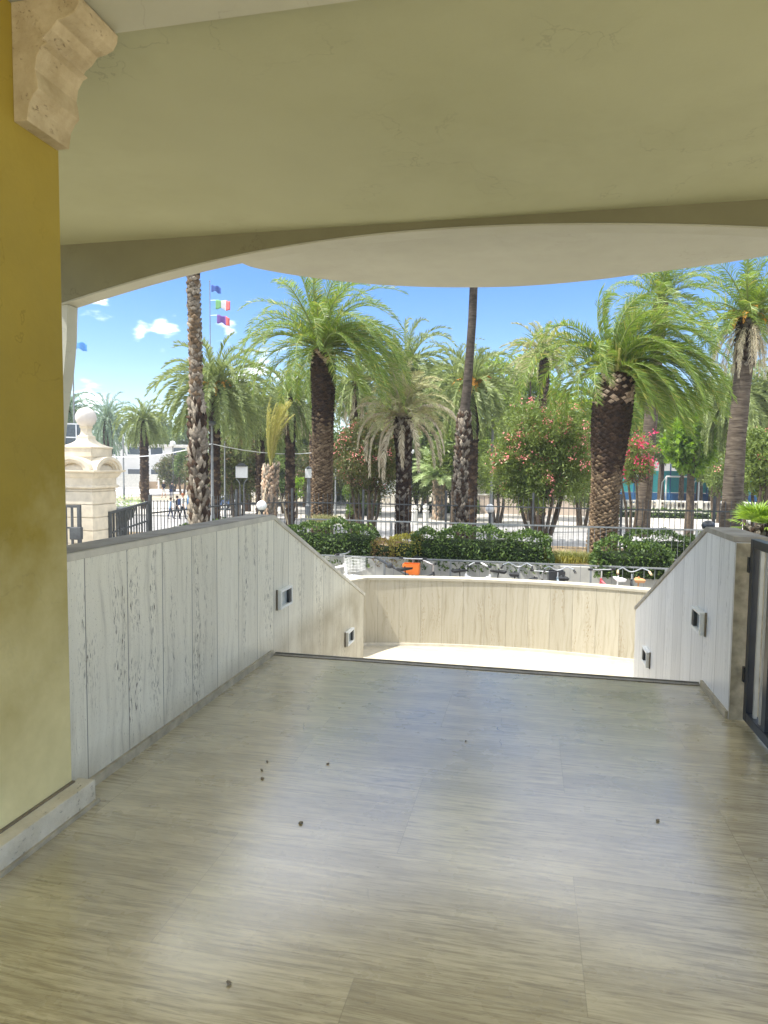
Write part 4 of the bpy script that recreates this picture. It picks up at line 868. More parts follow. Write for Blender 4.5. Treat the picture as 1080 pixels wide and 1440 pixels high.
leafy('topiary_bush', 417, 44, GZ, 1.3, Z(708,44,417), Z(665,44,417), 'small clipped green bush with two rounded tiers left of the large palm', 'shrub', 'bright', 59, 12, .16, 90, .5, 1, .08)
leafy('topiary_bush', 398, 48, GZ, 1.7, Z(700,48,398), Z(675,48,398), 'dark clipped bush left of the two tiered bush', 'shrub', 'hedge', 60, 12, .16, 90, .5, 1, .08)
for i, (px, d, w_, yb, yt, mt, lb) in enumerate([
    (745, 44, 5.2, 610, 492, 'pine', 'light green umbrella pine above the big oleander'),
    (800, 50, 6.0, 640, 540, 'pine', 'broad pine filling the gap left of the largest palm'),
    (700, 52, 6.0, 640, 500, 'pine', 'light pine right of the tall slim trunk'),
    (520, 48, 6.5, 650, 570, 'pine_dk', 'dark tree behind the reddish oleander'),
    (600, 54, 7.0, 660, 520, 'pine_dk', 'dark tree behind the dry shaggy palm'),
    (430, 56, 6.5, 660, 570, 'pine_dk', 'dark tree behind the large green palm'),
    (350, 60, 7.0, 660, 585, 'pine_dk', 'dark tree behind the orange fruited palm'),
    (640, 40, 3.4, 655, 600, 'oleander', 'shrubby green tree left of the tall slim trunk base'),
    (905, 54, 6.0, 600, 520, 'pine', 'pine behind the plain grey trunk'),
    (960, 62, 8.0, 640, 555, 'pine_dk', 'dark pine behind the bright leafy tree'),
    (1050, 58, 8.0, 650, 530, 'pine_dk', 'dark tree behind the right edge palm'),
    (860, 60, 7.0, 650, 560, 'pine_dk', 'dark tree directly behind the largest palm trunk'),
    (215, 124, 8.0, 640, 580, 'pine_dk', 'dark bluish tree above the far white building'),
    (250, 116, 8.0, 660, 580, 'pine_dk', 'dark tree just left of the rough trunk'),
    (1010, 48, 4.5, 660, 610, 'oleander', 'leafy tree left of the right edge palm trunk'),
    (770, 60, 8.0, 690, 600, 'pine_dk', 'dark tree behind the big oleander'),
    (470, 62, 8.0, 690, 620, 'pine_dk', 'low dark tree behind the reddish oleander'),
    (680, 64, 8.0, 680, 590, 'pine_dk', 'dark tree behind the stone urn'),
]):
    leafy('pine_tree' if 'pine' in lb else 'shade_tree', px, d, GZ, w_*1.1, Z(yb+22,d,px), Z(yt,d,px), lb, 'tree', mt, 70+i, 26, .30*d/50+.06, 34*(50/d), .3, 1, .22, flat=.55, lobe=.36, group='trees of the park behind the street')

for i, (px, d, w_, yb, yt, mt, lb) in enumerate([
    (330, 46, 4.5, 690, 632, 'olean_dk', 'dark shrub under the broad orange fruited palm'),
    (452, 50, 5.0, 690, 625, 'olean_dk', 'shrub glimpsed behind the trunk of the large green palm'),
    (590, 50, 4.6, 690, 632, 'oleander', 'green shrub behind the trunk of the dry shaggy palm'),
    (640, 52, 4.6, 688, 628, 'olean_dk', 'dark shrub behind the young palm'),
    (700, 42, 3.6, 690, 622, 'oleander', 'shrub with pink tinge left behind the big oleander'),
    (820, 40, 4.2, 700, 590, 'oleander', 'shrub filling the space between the big oleander and the largest palm'),
    (1012, 44, 3.0, 690, 640, 'oleander', 'low shrub right of the bright leafy tree'),
    (290, 64, 5.0, 685, 640, 'olean_dk', 'dark shrub right behind the rough trunk'),
    (380, 58, 5.0, 690, 640, 'hedge_lt', 'pale shrub left of the clipped bushes')]):
    leafy('park_shrub', px, d, GZ, w_, Z(yb+14,d,px), Z(yt,d,px), lb, 'shrub', mt, 400+i, 24, .20*d/45, 60*(45/d), .3, 3, .15, lobe=.36, group='shrubs under the park trees', flowers='petal' if mt != 'hedge_lt' else None, nf=12 if mt != 'hedge_lt' else 0, fs=.10)
def hedge(x0, x1, y0, y1, z0, z1, label, mat, seed, dens=520, size=.085, name='hedge', asp=.5, bump=.3):
    rng = RG(seed); r = empty(name, ((x0+x1)/2, (y0+y1)/2, z0), 0, label, 'hedge'); w_, dp, h = x1-x0, y1-y0, z1-z0
    A = [w_*h, w_*dp, dp*h, dp*h, w_*h*.5]; n = [int(a*dens) for a in A]; P = []; N = []
    for k, m in enumerate(n):
        u, v = rng.random(m), rng.random(m); t = np.abs(rng.normal(0,.05,m))
        if k in (0, 4): s = -1 if k == 0 else 1; P.append(np.stack([(u-.5)*w_, np.full(m, s*dp/2)-s*t, v*h],1)); N.append(np.tile([0,s,.2],(m,1)))
        elif k == 1: P.append(np.stack([(u-.5)*w_, (v-.5)*dp, h-t],1)); N.append(np.tile([0,0,1.],(m,1)))
        else: s = -1 if k == 2 else 1; P.append(np.stack([s*w_/2-s*t, (u-.5)*dp, v*h],1)); N.append(np.tile([s,0,.2],(m,1)))
    P = np.concatenate(P); N = np.concatenate(N).astype(float)
    g = np.sin(P[:,0]*3.1+seed)*.5+np.sin(P[:,0]*7.7+P[:,2]*6)*.35+np.sin(P[:,0]*15+P[:,2]*13+P[:,1]*9)*.3
    rz = np.clip(P[:,2]/h, 0, 1); edge = np.clip((w_/2-np.abs(P[:,0]))/.35, 0, 1)
    P = P+N*(g*bump*.5)[:,None]; P[:,1] *= 1-.25*rz**4; P[:,2] *= .80+.20*edge**.5
    V, Q = leaf_quads(rng, P, N, size, asp); npobj('foliage', V, Q, M[mat], r)
    m = MB(); nx = max(4, int(w_/.3)); gx = [(-w_/2+.12)+(w_-.24)*i/nx for i in range(nx+1)]; rd = random.Random(seed)
    vs = []; fs = []
    for x in gx:
        hh = (h-.2)*(.86+.1*rd.random()); a = dp/2-.17-.04*rd.random(); vs += [(x,-a,0),(x,-a,hh*.8),(x,-a*.6,hh),(x,a*.6,hh),(x,a,hh*.8),(x,a,0)]
    for i in range(nx):
        for j in range(5): fs.append((i*6+j, i*6+j+1, (i+1)*6+j+1, (i+1)*6+j))
    fs += [tuple(range(6)), tuple(nx*6+5-j for j in range(6))]
    m.add(vs, fs); m.build('dark_filler', M['hedge_core'], r)  # dark filler body added inside the leaves to stop see-through
    return r
def hx(px, y):  # world x of photo column px at world depth y
    d = CM3 @ Vector(((px-540)/960, 0, -1)); return y*d.x/d.y
hedge(hx(398,17), hx(532,17), 16.28, 17.4, BZ-.2, Z(739,17,460), 'dark green hedge at the left, above the white bicycle', 'hedge', 1)
hedge(hx(583,17), hx(773,17), 16.25, 17.4, BZ-.2, Z(744,16.9,680), 'long dark green hedge in the middle behind the bicycles', 'hedge', 2)
hedge(hx(838,16.6), hx(948,16.6), 16.1, 17.1, BZ-.2, Z(757,16.5,890), 'low mid green hedge at the right behind the bicycles', 'hedge', 3)
hedge(hx(880,18.3), hx(1040,18.3), 17.8, 18.8, BZ, Z(744,18.3,950), 'dark hedge behind the low mid green hedge at the right', 'hedge', 4)
hedge(hx(1035,17.4), hx(1200,17.4), 17.0, 18.0, BZ, Z(752,17.4,1050), 'hedge going out of view behind the right parapet', 'hedge', 5)
hedge(hx(526,16.9), hx(562,16.9), 16.3, 17.25, BZ-.18, Z(756,16.9,540), 'reddish brown low shrub between the two dark hedges', 'hedge_red', 6, 600, .06, 'low_shrub')
hedge(hx(552,16.8), hx(592,16.8), 16.3, 17.2, BZ-.18, Z(752,16.9,570), 'yellow leaved low shrub beside the reddish one', 'hedge_yel', 7, 600, .06, 'low_shrub')
hedge(hx(250,17), hx(400,17), 16.5, 17.5, BZ, Z(744,17,400), 'hedge continuing behind the left parapet', 'hedge', 8, 500)
# clipped hedge in front of the far balustrade
hedge(hx(868,51), hx(1010,51), 50.5, 51.7, GZ, Z(713,51,940), 'long pale green hedge below the white balustrade at the right', 'hedge_lt', 9, 60, .2, bump=.2)
hedge(hx(600,50), hx(632,50), 50, 51.2, GZ, Z(707,50,616), 'short dark hedge behind the young palm', 'hedge', 10, 70, .2, bump=.2)
hedge(hx(508,46), hx(534,46), 45.4, 46.4, GZ, Z(700,46,520), 'rounded light green bush in front of the white balustrade', 'hedge_lt', 11, 90, .16, bump=.2)
hedge(hx(640,50), hx(672,50), 50, 51, GZ, Z(702,50,650), 'green bush behind the foot of the tall slim trunk', 'hedge_lt', 12, 70, .2, bump=.2)
# dry grasses round the foot of the largest palm
def tuft(px, d, z, h, n, mat, label, seed, spread=.5, name='grass_tuft'):
    rng = RG(seed); r = atz(px, d, z); a = rng.uniform(0,6.28,n); c = rng.normal(0,spread,(n,3))*np.array([1,.35,0]); l = h*rng.uniform(.5,1.1,n)
    dr = np.stack([np.cos(a)*.35, np.sin(a)*.35, np.ones(n)],1); dr = nrm(dr); s = np.stack([-np.sin(a), np.cos(a), 0*a],1)*.006
    m = c+dr*(l*.6)[:,None]; t = m+nrm(dr+np.stack([np.cos(a)*.8, np.sin(a)*.8, -.3+0*a],1))*(l*.45)[:,None]
    V = np.stack([c-s,c+s,m+s,m-s,t+s*.1,t-s*.1],1).reshape(-1,3); k = np.arange(n)[:,None]*6; Q = np.concatenate([k+np.array([[0,1,2,3]]),k+np.array([[3,2,4,5]])],0)
    o = npobj(name, V, Q, M[mat]); o.location = (r.x, r.y, z); return tag(o, label, 'grass', kind='stuff')
tuft(800, 16.7, BZ, .32, 1600, 'grass', 'dry grasses on the planting bed left of the largest palm', 1, .5)
tuft(790, 16.45, BZ-.02, .25, 600, 'hedge_yel', 'yellowish weeds trailing over the retaining wall', 2, .3)
tuft(457, 20.5, BZ+.55, .35, 500, 'frond_dusty', 'weeds at the foot of the large green palm', 3, .25)
tuft(700, 16.4, BZ-.08, .22, 260, 'hedge_lt', 'weeds creeping down the grey wall under the middle hedge', 4, .12)

# ------------------------------------------------------------------ bicycles
def bicycle(px, py_bar, yw, rz, label, frame, bar='flat', saddle='black', basket=None, H=1.08, tyre='black', tilt=0):
    "px: photo column of the handlebar; local +X is forward; yw world depth"
    q = at(px, py_bar-5, 1); d = q-Vector((0,0,1.5)); k = yw/d.y; p = Vector((0,0,1.5))+d*k
    zb = p.z-GZ; S = zb/H
    # handlebar sits at local x = .42
    hx_, hy_ = .42*S*math.cos(rz), .42*S*math.sin(rz)
    r = empty('bicycle', (p.x-hx_, p.y-hy_, GZ), rz, label, 'bicycle', 'bicycles parked along the grey railing'); r.scale = (S,S,S); r.rotation_euler[0] = tilt
    for x in (-.52, .55):
        wh = MB(); wh.torus((x,0,.34), (0,1,0), .335, .02, 28, 6); w_ = wh.build('wheel', M[tyre], r, smooth=True)
        rm = MB(); rm.torus((x,0,.34), (0,1,0), .305, .010, 24, 4)
        for j in range(14): a = 2*math.pi*j/14; rm.bar((x,0,.34), (x+.3*math.cos(a),0,.34+.3*math.sin(a)), .003, .003)
        rm.tube([(x,-.04,.34),(x,.04,.34)], .022, 8); rm.build('rim', M['galv'], w_)
    bb = (-.06,0,.30); seat = (-.22,0,.80); head = (.37,0,.86); hb = (.40,0,.74)
    f = MB(); f.tube([bb, seat], .016, 8); f.tube([bb, hb], .019, 8); f.tube([(-.19,0,.70), head], .017, 8); f.tube([hb, (.365,0,.90)], .02, 8)
    for s in (-1, 1): f.tube([(-.52,.05*s,.34), (bb[0],.03*s,bb[2])], .009, 6); f.tube([(-.52,.05*s,.34), (-.20,.02*s,.72)], .009, 6)
    f.build('frame', M[frame], r, smooth=True)
    k_ = MB()
    for s in (-1, 1): k_.tube([(.55,.05*s,.34), (.44,.045*s,.68), (.41,0,.72)], .011, 6)
    k_.build('fork', M[frame], r, smooth=True)
    c = MB(); c.torus((-.06,.05,.30), (0,1,0), .085, .006, 18, 4); c.bar((-.06,.07,.30), (.06,.07,.18), .02,.02); c.bar((-.06,-.07,.30), (-.18,-.07,.42), .02,.02)
    c.box(.02,.10,.08,.17,.16,.185); c.box(-.22,-.14,-.17,-.08,.41,.435); c.build('crank', M['iron'], r)
    h = MB()
    if bar == 'flat': P = [(.36,0,.90),(.36,0,1.03)]; B_ = [(.34,-.25,1.06),(.37,-.1,1.05),(.38,0,1.05),(.37,.1,1.05),(.34,.25,1.06)]
    elif bar == 'cruiser': P = [(.36,0,.90),(.37,0,.99)]; B_ = [(.12,-.27,1.02),(.24,-.25,1.07),(.33,-.16,1.10),(.39,-.05,1.03),(.40,0,1.02),(.39,.05,1.03),(.33,.16,1.10),(.24,.25,1.07),(.12,.27,1.02)]
    else: P = [(.36,0,.90),(.37,0,1.02)]; B_ = [(.20,-.27,1.08),(.30,-.22,1.08),(.37,-.08,1.03),(.37,.08,1.03),(.30,.22,1.08),(.20,.27,1.08)]
    h.tube(P, .012, 6); h.tube(B_, .0105, 8); hb_ = h.build('handlebar', M['chrome'], r, smooth=True)
    gp = MB()
    for s in (0, -1):
        a, b = Vector(B_[s]), Vector(B_[1 if s == 0 else -2]); gp.tube([a, a.lerp(b, .75 if bar != 'flat' else .5)], .019, 8)
    gp.build('grip', M['grip_tan' if saddle == 'tan' else 'black'], hb_, smooth=True)
    s_ = MB(); s_.tube([(-.22,0,.80),(-.25,0,.97)], .013, 6)
    s_.add([(-.38,-.09,.93),(-.38,.09,.93),(-.26,.075,.94),(-.26,-.075,.94),(-.08,.015,.935),(-.08,-.015,.935),(-.37,-.07,.885),(-.37,.07,.885),(-.09,.01,.90),(-.09,-.01,.90)],
           [(0,3,2,1),(3,5,4,2),(0,1,7,6),(1,2,7),(2,4,8,7),(4,5,9,8),(5,3,6,9),(3,0,6),(6,7,8,9)])
    s_.v = [(x, y, z+.07 if z > .86 and abs(z-.97) > 1e-6 else z) for x, y, z in s_.v]
    s_.build('saddle', M[{'tan':'saddle_tan','black':'black','white':'white'}[saddle]], r, bevel=.008)
    mg = MB()
    for x, a0, a1 in ((-.52, 20, 175), (.55, 10, 140)):
        mg.tube([(x+.375*math.cos(R_(a)), 0, .34+.375*math.sin(R_(a))) for a in np.linspace(a0, a1, 10)], .017, 5)
    mg.build('mudguard', M[frame], r, smooth=True)
    if basket:
        b = MB(); x0,x1,y0,y1,z0,z1 = .44,.66,-.145,.145,.80,.99
        if basket.startswith('solid_'):
            t=.012; b.box(x0,x1,y0,y1,z0,z0+t); b.box(x0,x0+t,y0,y1,z0+t,z1); b.box(x1-t,x1,y0,y1,z0+t,z1); b.box(x0+t,x1-t,y0,y0+t,z0+t,z1); b.box(x0+t,x1-t,y1-t,y1,z0+t,z1)
            b.build('basket', M[basket[6:]], r, bevel=.01)
        else:
            for i in range(5):
                z = z0+(z1-z0)*i/4
                for (a, c2) in (((x0,y0),(x1,y0)),((x1,y0),(x1,y1)),((x1,y1),(x0,y1)),((x0,y1),(x0,y0))): b.bar((*a,z),(*c2,z),.003,.003)
            for i in range(10):
                t = i/9; 
                for q2 in ((x0+(x1-x0)*t,y0),(x0+(x1-x0)*t,y1),(x0,y0+(y1-y0)*t),(x1,y0+(y1-y0)*t)): b.bar((*q2,z0),(*q2,z1),.003,.003)
            b.build('basket', M[basket], r)
    return r
M['chrome'] = simple('chromed_handlebar', (.58,.58,.56), .3, .5, .8, var=.03, bump=0)
M['grip_tan'] = simple('tan_grip', (.55,.40,.22), .6); M['saddle_tan'] = simple('tan_saddle', (.48,.24,.10), .5)
M['orange'] = simple('orange_basket', (.85,.20,.02), .5, var=.05, bump=0); M['red'] = simple('red_frame', (.62,.08,.10), .35, var=.05, bump=0)
M['bikewhite'] = simple('white_bike_enamel', (.80,.80,.80), .3, .5, var=.03, bump=0); M['bikeblack'] = simple('black_bike_enamel', (.03,.032,.035), .3, .5, bump=0)
M['bikeblue'] = simple('grey_blue_enamel', (.22,.27,.30), .35, .5, bump=0)
bk = bicycle(489, 781, 14.6, R_(-12), 'white bicycle with a child seat and white wire basket, leftmost of the row', 'bikewhite', 'flat', 'black', 'lampframe', tyre='black')
m = MB(); m.add([(-.62,-.15,.95),(-.62,.15,.95),(-.30,.15,.90),(-.30,-.15,.90),(-.70,-.14,1.28),(-.70,.14,1.28),(-.66,-.15,.93),(-.66,.15,.93),(-.30,.15,.86),(-.30,-.15,.86),(-.74,-.13,1.27),(-.74,.13,1.27)],
     [(0,3,2,1),(0,1,5,4),(6,7,8,9),(6,10,11,7),(4,5,11,10),(3,9,8,2),(0,4,10,6),(1,7,11,5),(0,6,9,3),(1,2,8,7)]); m.build('child_seat', M['bikeblue'], bk, bevel=.02)
bicycle(580, 789, 15.3, R_(-88), 'bicycle with a bright orange front basket', 'bikeblack', 'flat', 'black', 'solid_orange')
bicycle(613, 795, 15.2, R_(40), 'dark bicycle just right of the orange basket one', 'bikeblack', 'swept', 'black')
bicycle(652, 798, 15.1, R_(168), 'white bicycle turned sideways between the dark bicycles', 'bikewhite', 'swept', 'black')
bicycle(693, 799, 15.2, R_(28), 'black and white bicycle seen at an angle, left of the wide silver handlebar', 'bikewhite', 'swept', 'black')
bicycle(729, 797, 15.3, R_(86), 'bicycle with a wide silver handlebar and a black saddle seen from behind', 'bikeblack', 'cruiser', 'black')
bicycle(784, 802, 15.2, R_(96), 'blue grey bicycle with a dark basket, fourth from the right end of the row', 'bikeblue', 'cruiser', 'black', 'solid_bikeblack')
bicycle(844, 803, 15.2, R_(110), 'red bicycle with a white saddle', 'red', 'flat', 'white')
bicycle(888, 804, 15.2, R_(92), 'bicycle with a wide silver handlebar and a tan saddle at the right end', 'bikeblack', 'cruiser', 'tan')
bicycle(764, 806, 15.4, R_(75), 'dark bicycle partly hidden beside the blue grey one', 'bikeblack', 'flat', 'black')

# ------------------------------------------------------------------ street lamps, globes, bollards
M['globe'] = simple('white_globe', (.82,.82,.80), .3, .5, var=.03, bump=0)
def globe_lamp(px, py, d, z0, rad, label):
    p = at(px, py, d); r = empty('globe_lamp', (p.x,p.y,z0), 0, label, 'garden lamp', 'white globe lamps')
    h = p.z-z0; b = MB(); b.tube([(0,0,0),(0,0,h-rad*.9)], .035, 8); b.lathe((0,0,0), [(.09,0),(.09,.04),(.05,.08)], 10); b.lathe((0,0,h-rad*1.25), [(.05,0),(.08,.05),(.08,.1)], 10)
    b.build('post', M['iron'], r, smooth=True); b = MB(); b.ball((0,0,h), rad, 12); b.build('globe', M['globe'], r, smooth=True)
globe_lamp(368, 711, 18, GZ, .135, 'white globe lamp just above the coping of the left parapet')
globe_lamp(689, 715, 22, GZ, .145, 'white globe lamp on a black post right of the tall slim trunk')
globe_lamp(579, 635, 40, GZ, .15, 'small white globe lamp high on a post by the dry shaggy palm')
globe_lamp(243, 624, 60, GZ, .25, 'white globe lamp high up left of the rough trunk')
p = at(996, 739, 17.0); r = empty('ball_post', (p.x,p.y,GZ), 0, 'post with a black ball showing over the fold of the right parapet', 'post')
MB().tube([(0,0,0),(0,0,p.z-GZ)], .05, 8).build('post', M['iron'], r, smooth=True); b = MB(); b.ball((0,0,p.z-GZ), .16, 12, sz=.8); b.build('ball', M['gatepaint'], r, smooth=True)
def street_lamp(px, ytop, d, label, head='flat', rad=.07):
    p = at(px, ytop, d); r = empty('street_lamp', (p.x,p.y,GZ), 0, label, 'street lamp', 'lamp posts'); h = p.z-GZ
    MB().tube([(0,0,0),(0,0,1.2),(0,0,1.25),(0,0,h)], [rad*1.5,rad*1.4,rad,rad*.7], 10).build('pole', M['rail'], r, smooth=True)
    if head == 'flat': b = MB(); b.lathe((0,0,h), [(.08,-.05),(.36,.02),(.36,.08),(.1,.16)], 14); b.build('lamp_head', M['iron'], r, smooth=True)
    elif head == 'lantern': 
        b = MB(); b.box(-.16,.16,-.16,.16,h,h+.5); b.build('lantern', M['globe'], r, bevel=.02); b = MB(); b.lathe((0,0,h+.5), [(.2,0),(.2,.04),(.04,.16)], 4); b.build('cap', M['iron'], r)
street_lamp(298, 597, 30, 'lamp post with a flat round head just right of the rough trunk')
street_lamp(316, 620, 34, 'plain slim pole right of the flat headed lamp post', None, .05)
street_lamp(693, 592, 30, 'lamp post with a flat head between the tall slim trunk and the oleander')
street_lamp(173, 612, 64, 'thin grey pole on the plaza right of the gate pillar', None, .08)
street_lamp(434, 672, 38, 'black lamp post with a white lantern beside the large green palm', 'lantern', .12)
street_lamp(472, 640, 44, 'thin dark pole behind the fresh green bush', None, .05)
# twin-post lantern sign
p = atz(340, 32, GZ); r = empty('lantern_sign', (p.x,p.y,GZ), R_(15), 'white box sign with a dark roof on twin curved posts', 'sign')
zt, zb_ = zat(656,32,340)-GZ, zat(672,32,340)-GZ
MB().box(-.27,.27,-.12,.12,zb_,zt).build('sign_box', M['globe'], r, bevel=.015)
m = MB(); m.lathe((0,0,zt), [(.32,0),(.32,.05),(.1,.16)], 4, rot=R_(45)); m.build('roof', M['iron'], r)
for s in (-1, 1): MB().tube([(.09*s,0,0),(.09*s,0,zb_-.35),(.12*s,0,zb_-.2),(.26*s,0,zb_-.04)], .022, 8).build('post', M['rail'], r, smooth=True)
# stone bollards with balls
for px, dd, lb in ((584, 40, 'pale stone bollard with a pointed cap, left one of the pair by the young palm'), (600, 40, 'white stone bollard topped by a ball, right one of the pair by the young palm')):
    p = atz(px, dd, GZ); r = empty('stone_bollard', (p.x,p.y,GZ), 0, lb, 'bollard'); b = MB()
    b.lathe((0,0,0), [(.24,0),(.24,.12),(.17,.16),(.17,.75),(.21,.78),(.21,.84),(.1,.9)], 12); b.build('shaft', M['balus'], r, smooth=True)
    b = MB()
    if dd and px == 600: b.ball((0,0,1.06), .19, 10)
    else: b.lathe((0,0,.9), [(.10,0),(.17,.08),(.15,.2),(.03,.32)], 12)
    b.build('finial', M['balus'], r, smooth=True)
# cable over the plaza
p0 = at(80, 628, 40); p1 = at(298, 624, 30); p2 = at(470, 632, 40)
pts = [p0.lerp(p1, t)-Vector((0,0,.6*4*t*(1-t))) for t in np.linspace(0,1,10)]+[p1.lerp(p2, t)-Vector((0,0,.35*4*t*(1-t))) for t in np.linspace(.1,1,9)]
tag(MB().tube(pts, .018, 5).build('overhead_cable', M['white'], smooth=True), 'pale overhead cable sagging across the plaza past the rough trunk', 'cable')

# ------------------------------------------------------------------ balustrade across the street
def balustrade(x0, x1, y, label, h=.95, z0=GZ, step=.30):
    r = empty('balustrade', ((x0+x1)/2, y, z0), 0, label, 'balustrade'); L = x1-x0
    MB().box(-L/2,L/2,-.16,.16,0,.16).build('base_course', M['balus'], r); MB().box(-L/2,L/2,-.17,.17,h-.13,h).build('top_rail', M['balus'], r, bevel=.02)
    b = MB(); n = int(L/step); pr_ = [(.06,.16),(.09,.20),(.055,.26),(.10,.42),(.085,.50),(.05,.66),(.05,.72),(.09,.78),(.09,h-.13)]
    for i in range(n):
        x = -L/2+step*(i+.5)
        if abs((x+L/2) % 3.0-0) < .2: continue
        b.lathe((x,0,0), pr_, 7)
    o = b.build('baluster_row', M['balus'], r, smooth=True); o['kind'] = 'stuff'
    for i in range(int(L/3.0)+1): x = -L/2+3.0*i; MB().box(x-.19,x+.19,-.19,.19,.16,h+.03).build('pier', M['balus'], r)
    return r
balustrade(hx(505,58), hx(660,58), 58, 'white stone balustrade behind the dry palm and the young palm')
balustrade(hx(868,56), hx(1110,56), 56, 'long white balustrade at the right in front of the blue court', h=1.0)
balustrade(hx(355,70), hx(500,70), 70, 'faint white balustrade behind the palms left of the large green palm')
balustrade(hx(155,95), hx(198,95), 95, 'white balustrade at the foot of the far white building', z0=GZ+.4)
r = empty('urn_pier', (*atz(675,52,0).xy, GZ), 0, 'broad cream stone pier with an urn left of the big oleander', 'stone pier')
MB().box(-.42,.42,-.42,.42,0,1.75).build('shaft', M['limestone'], r, bevel=.02); MB().box(-.50,.50,-.50,.50,1.75,1.9).build('cap', M['limestone'], r, bevel=.02)
m = MB(); m.lathe((0,0,1.9), [(.16,0),(.12,.08),(.3,.25),(.34,.4),(.26,.5),(.34,.56)], 14); m.build('urn', M['ballstone'], r, smooth=True)
wl_ = empty('garden_wall', (*atz(735,50,0).xy, GZ), 0, 'low pinkish wall behind the stems of the big oleander', 'wall')
MB().box(-3.3,5.2,-.12,.12,0,1.35).build('wall_face', simple('pinkish_render', (.55,.45,.36), .85, .2, var=.1, sc=1), wl_); MB().box(-3.4,5.3,-.18,.18,1.35,1.45).build('coping', M['balus'], wl_)
# billboards
M['print_pale'] = simple('pale_printed_board', (.62,.66,.66), .5, .3, var=.3, sc=1.6, bump=0)
M['print_brown'] = simple('brown_print', (.22,.11,.08), .5, .3, var=.4, sc=3, bump=0)
for px, w_, y0, y1, dd, lb in ((540, 1.5, 678, 701, 62, 'pale printed board partly behind the reddish oleander'), (556, .7, 674, 701, 62, 'narrow white board touching the dry palm trunk on its left'), (588, 1.6, 673, 700, 61, 'white poster board with a dark brown animal shape right of the dry palm trunk')):
    p = atz(px, dd, GZ); zt, z0 = zat(y0,dd,px)-GZ, zat(y1,dd,px)-GZ; r = empty('billboard', (p.x,p.y,GZ), R_(12), lb, 'poster board')
    MB().box(-w_/2,w_/2,-.04,.04,z0,zt).build('board', M['print_pale' if px == 540 else 'globe'], r)
    for s in (-1, 1): MB().box(s*w_*.4-.04,s*w_*.4+.04,.04,.12,0,zt).build('leg', M['iron'], r)
    if px == 588:
        c = (zt+z0)/2-.1; m = MB(); m.prism([(-.50,c+.25),(-.38,c+.40),(-.20,c+.26),(.05,c+.22),(.35,c+.30),(.62,c+.05),(.66,c-.4),(.50,c-.55),(.42,c-.18),(.18,c-.22),(.10,c-.6),(-.02,c-.62),(-.04,c-.2),(-.22,c-.08),(-.34,c+.06),(-.52,c+.04)], 'y', -.052, -.041); m.build('printed_shape', M['print_brown'], r)
# court behind the right balustrade
CY = 72
r = empty('court_fence', (hx(865,CY), CY, GZ), 0, 'teal and blue windscreen fence of a sports court at the right', 'court fence'); L = hx(1100,CY)-hx(865,CY)
tz, bz = zat(662,CY,940)-GZ, 1.1
n = 9
for i in range(n):
    x0, x1 = L*i/n, L*(i+1)/n; MB().box(x0+.05,x1-.05,-.02,.02,bz,tz-(.6 if i % 3 == 1 else 0)).build('teal_screen', M['teal'], r); MB().box(x0+.05,x1-.05,-.03,.03,.05,bz-.02).build('blue_pad', M['blue'], r)
for i in range(n+1): MB().tube([(L*i/n,0,0),(L*i/n,0,tz+.7)], .07, 8).build('post', M['blue'], r)
r = empty('goal_frame', (*atz(961,62,0).xy, GZ), R_(8), 'white tubular goal frame in front of the teal court fence', 'goal')
for a, b2, nm in (((-1.45,0,0),(-1.45,0,2.75),'upright'),((1.45,0,0),(1.45,0,2.75),'upright'),((-1.45,0,2.75),(1.45,0,2.75),'crossbar')): MB().tube([a,b2], .075, 8).build(nm, M['white'], r)
for s in (-1,1): MB().tube([(1.45*s,0,2.75),(1.45*s,1.1,2.2),(1.45*s,1.5,0)], .04, 6).build('stay', M['white'], r)
MB().box(-1.5,1.5,.2,.5,.45,.52).build('bench_board', M['wood'], r)
for px in (931, 985, 1003):
    leafy('park_tree', px, 66, GZ, 3.4, Z(650,66,px), Z(610,66,px), {931:'thin tree in front of the court, left of the white goal',985:'tree in front of the court just right of the white goal',1003:'tree in front of the court near the right edge palm'}[px], 'tree', 'pine_dk', 300+px, 18, .34, 28, .35, 1, .28)

# ------------------------------------------------------------------ far buildings
r = empty('white_building', (*atz(212,100,0).xy, GZ), R_(25), 'low white two storey building far across the plaza', 'building')
zz0 = zat(628,100,205)-GZ
MB().box(-8,9,0,8,0,zz0).build('wall', M['bwhite'], r); MB().box(-8.3,9.3,-.3,8.3,zz0,zz0+.35).build('roof', M['balus'], r)
for i in range(5):
    for z in (1.4, 4.6):
        if z < zz0-1: w2 = MB().box(-6.5+3.2*i,-4.6+3.2*i,-.03,.05,z,z+1.3).build('window', M['white'], r); MB().box(-6.38+3.2*i,-4.72+3.2*i,-.05,-.03,z+.12,z+1.18).build('pane', M['win'], w2)
MB().box(-8,9,-2.2,-2.0,0,1.9).build('front_wall', M['balus'], r)
r = empty('white_building', (*atz(100,46,0).xy, GZ), R_(30), 'white framed glass pavilion between the curved pier and the gate pillar', 'building')
m = MB(); m.box(-4,1.1,0,5,0,3.2); m.build('wall', M['bwhite'], r); m = MB()
for i in range(8): x = -4+.72*i; m.box(x,x+.07,-.08,-.01,3.2,6.0)
for z in (3.2, 4.2, 5.1, 6.0): m.box(-4,1.11,-.09,-.005,z,z+.08)
m.build('window_frame', M['white'], r); MB().box(-3.9,1.0,.3,.34,3.2,6.0).build('pane', M['win'], r)
tag(MB().box(hx(196,84), hx(268,84), 84, 84.4, GZ, GZ+1.0).build('low_wall', M['wood']), 'low dark brown wall behind the shrubs on the far side of the plaza', 'wall')
tag(MB().box(-60, 70, 118, 119, GZ, GZ+4.5).build('boundary_wall', M['kerb']), 'long grey wall glimpsed far behind the park trees', 'wall')

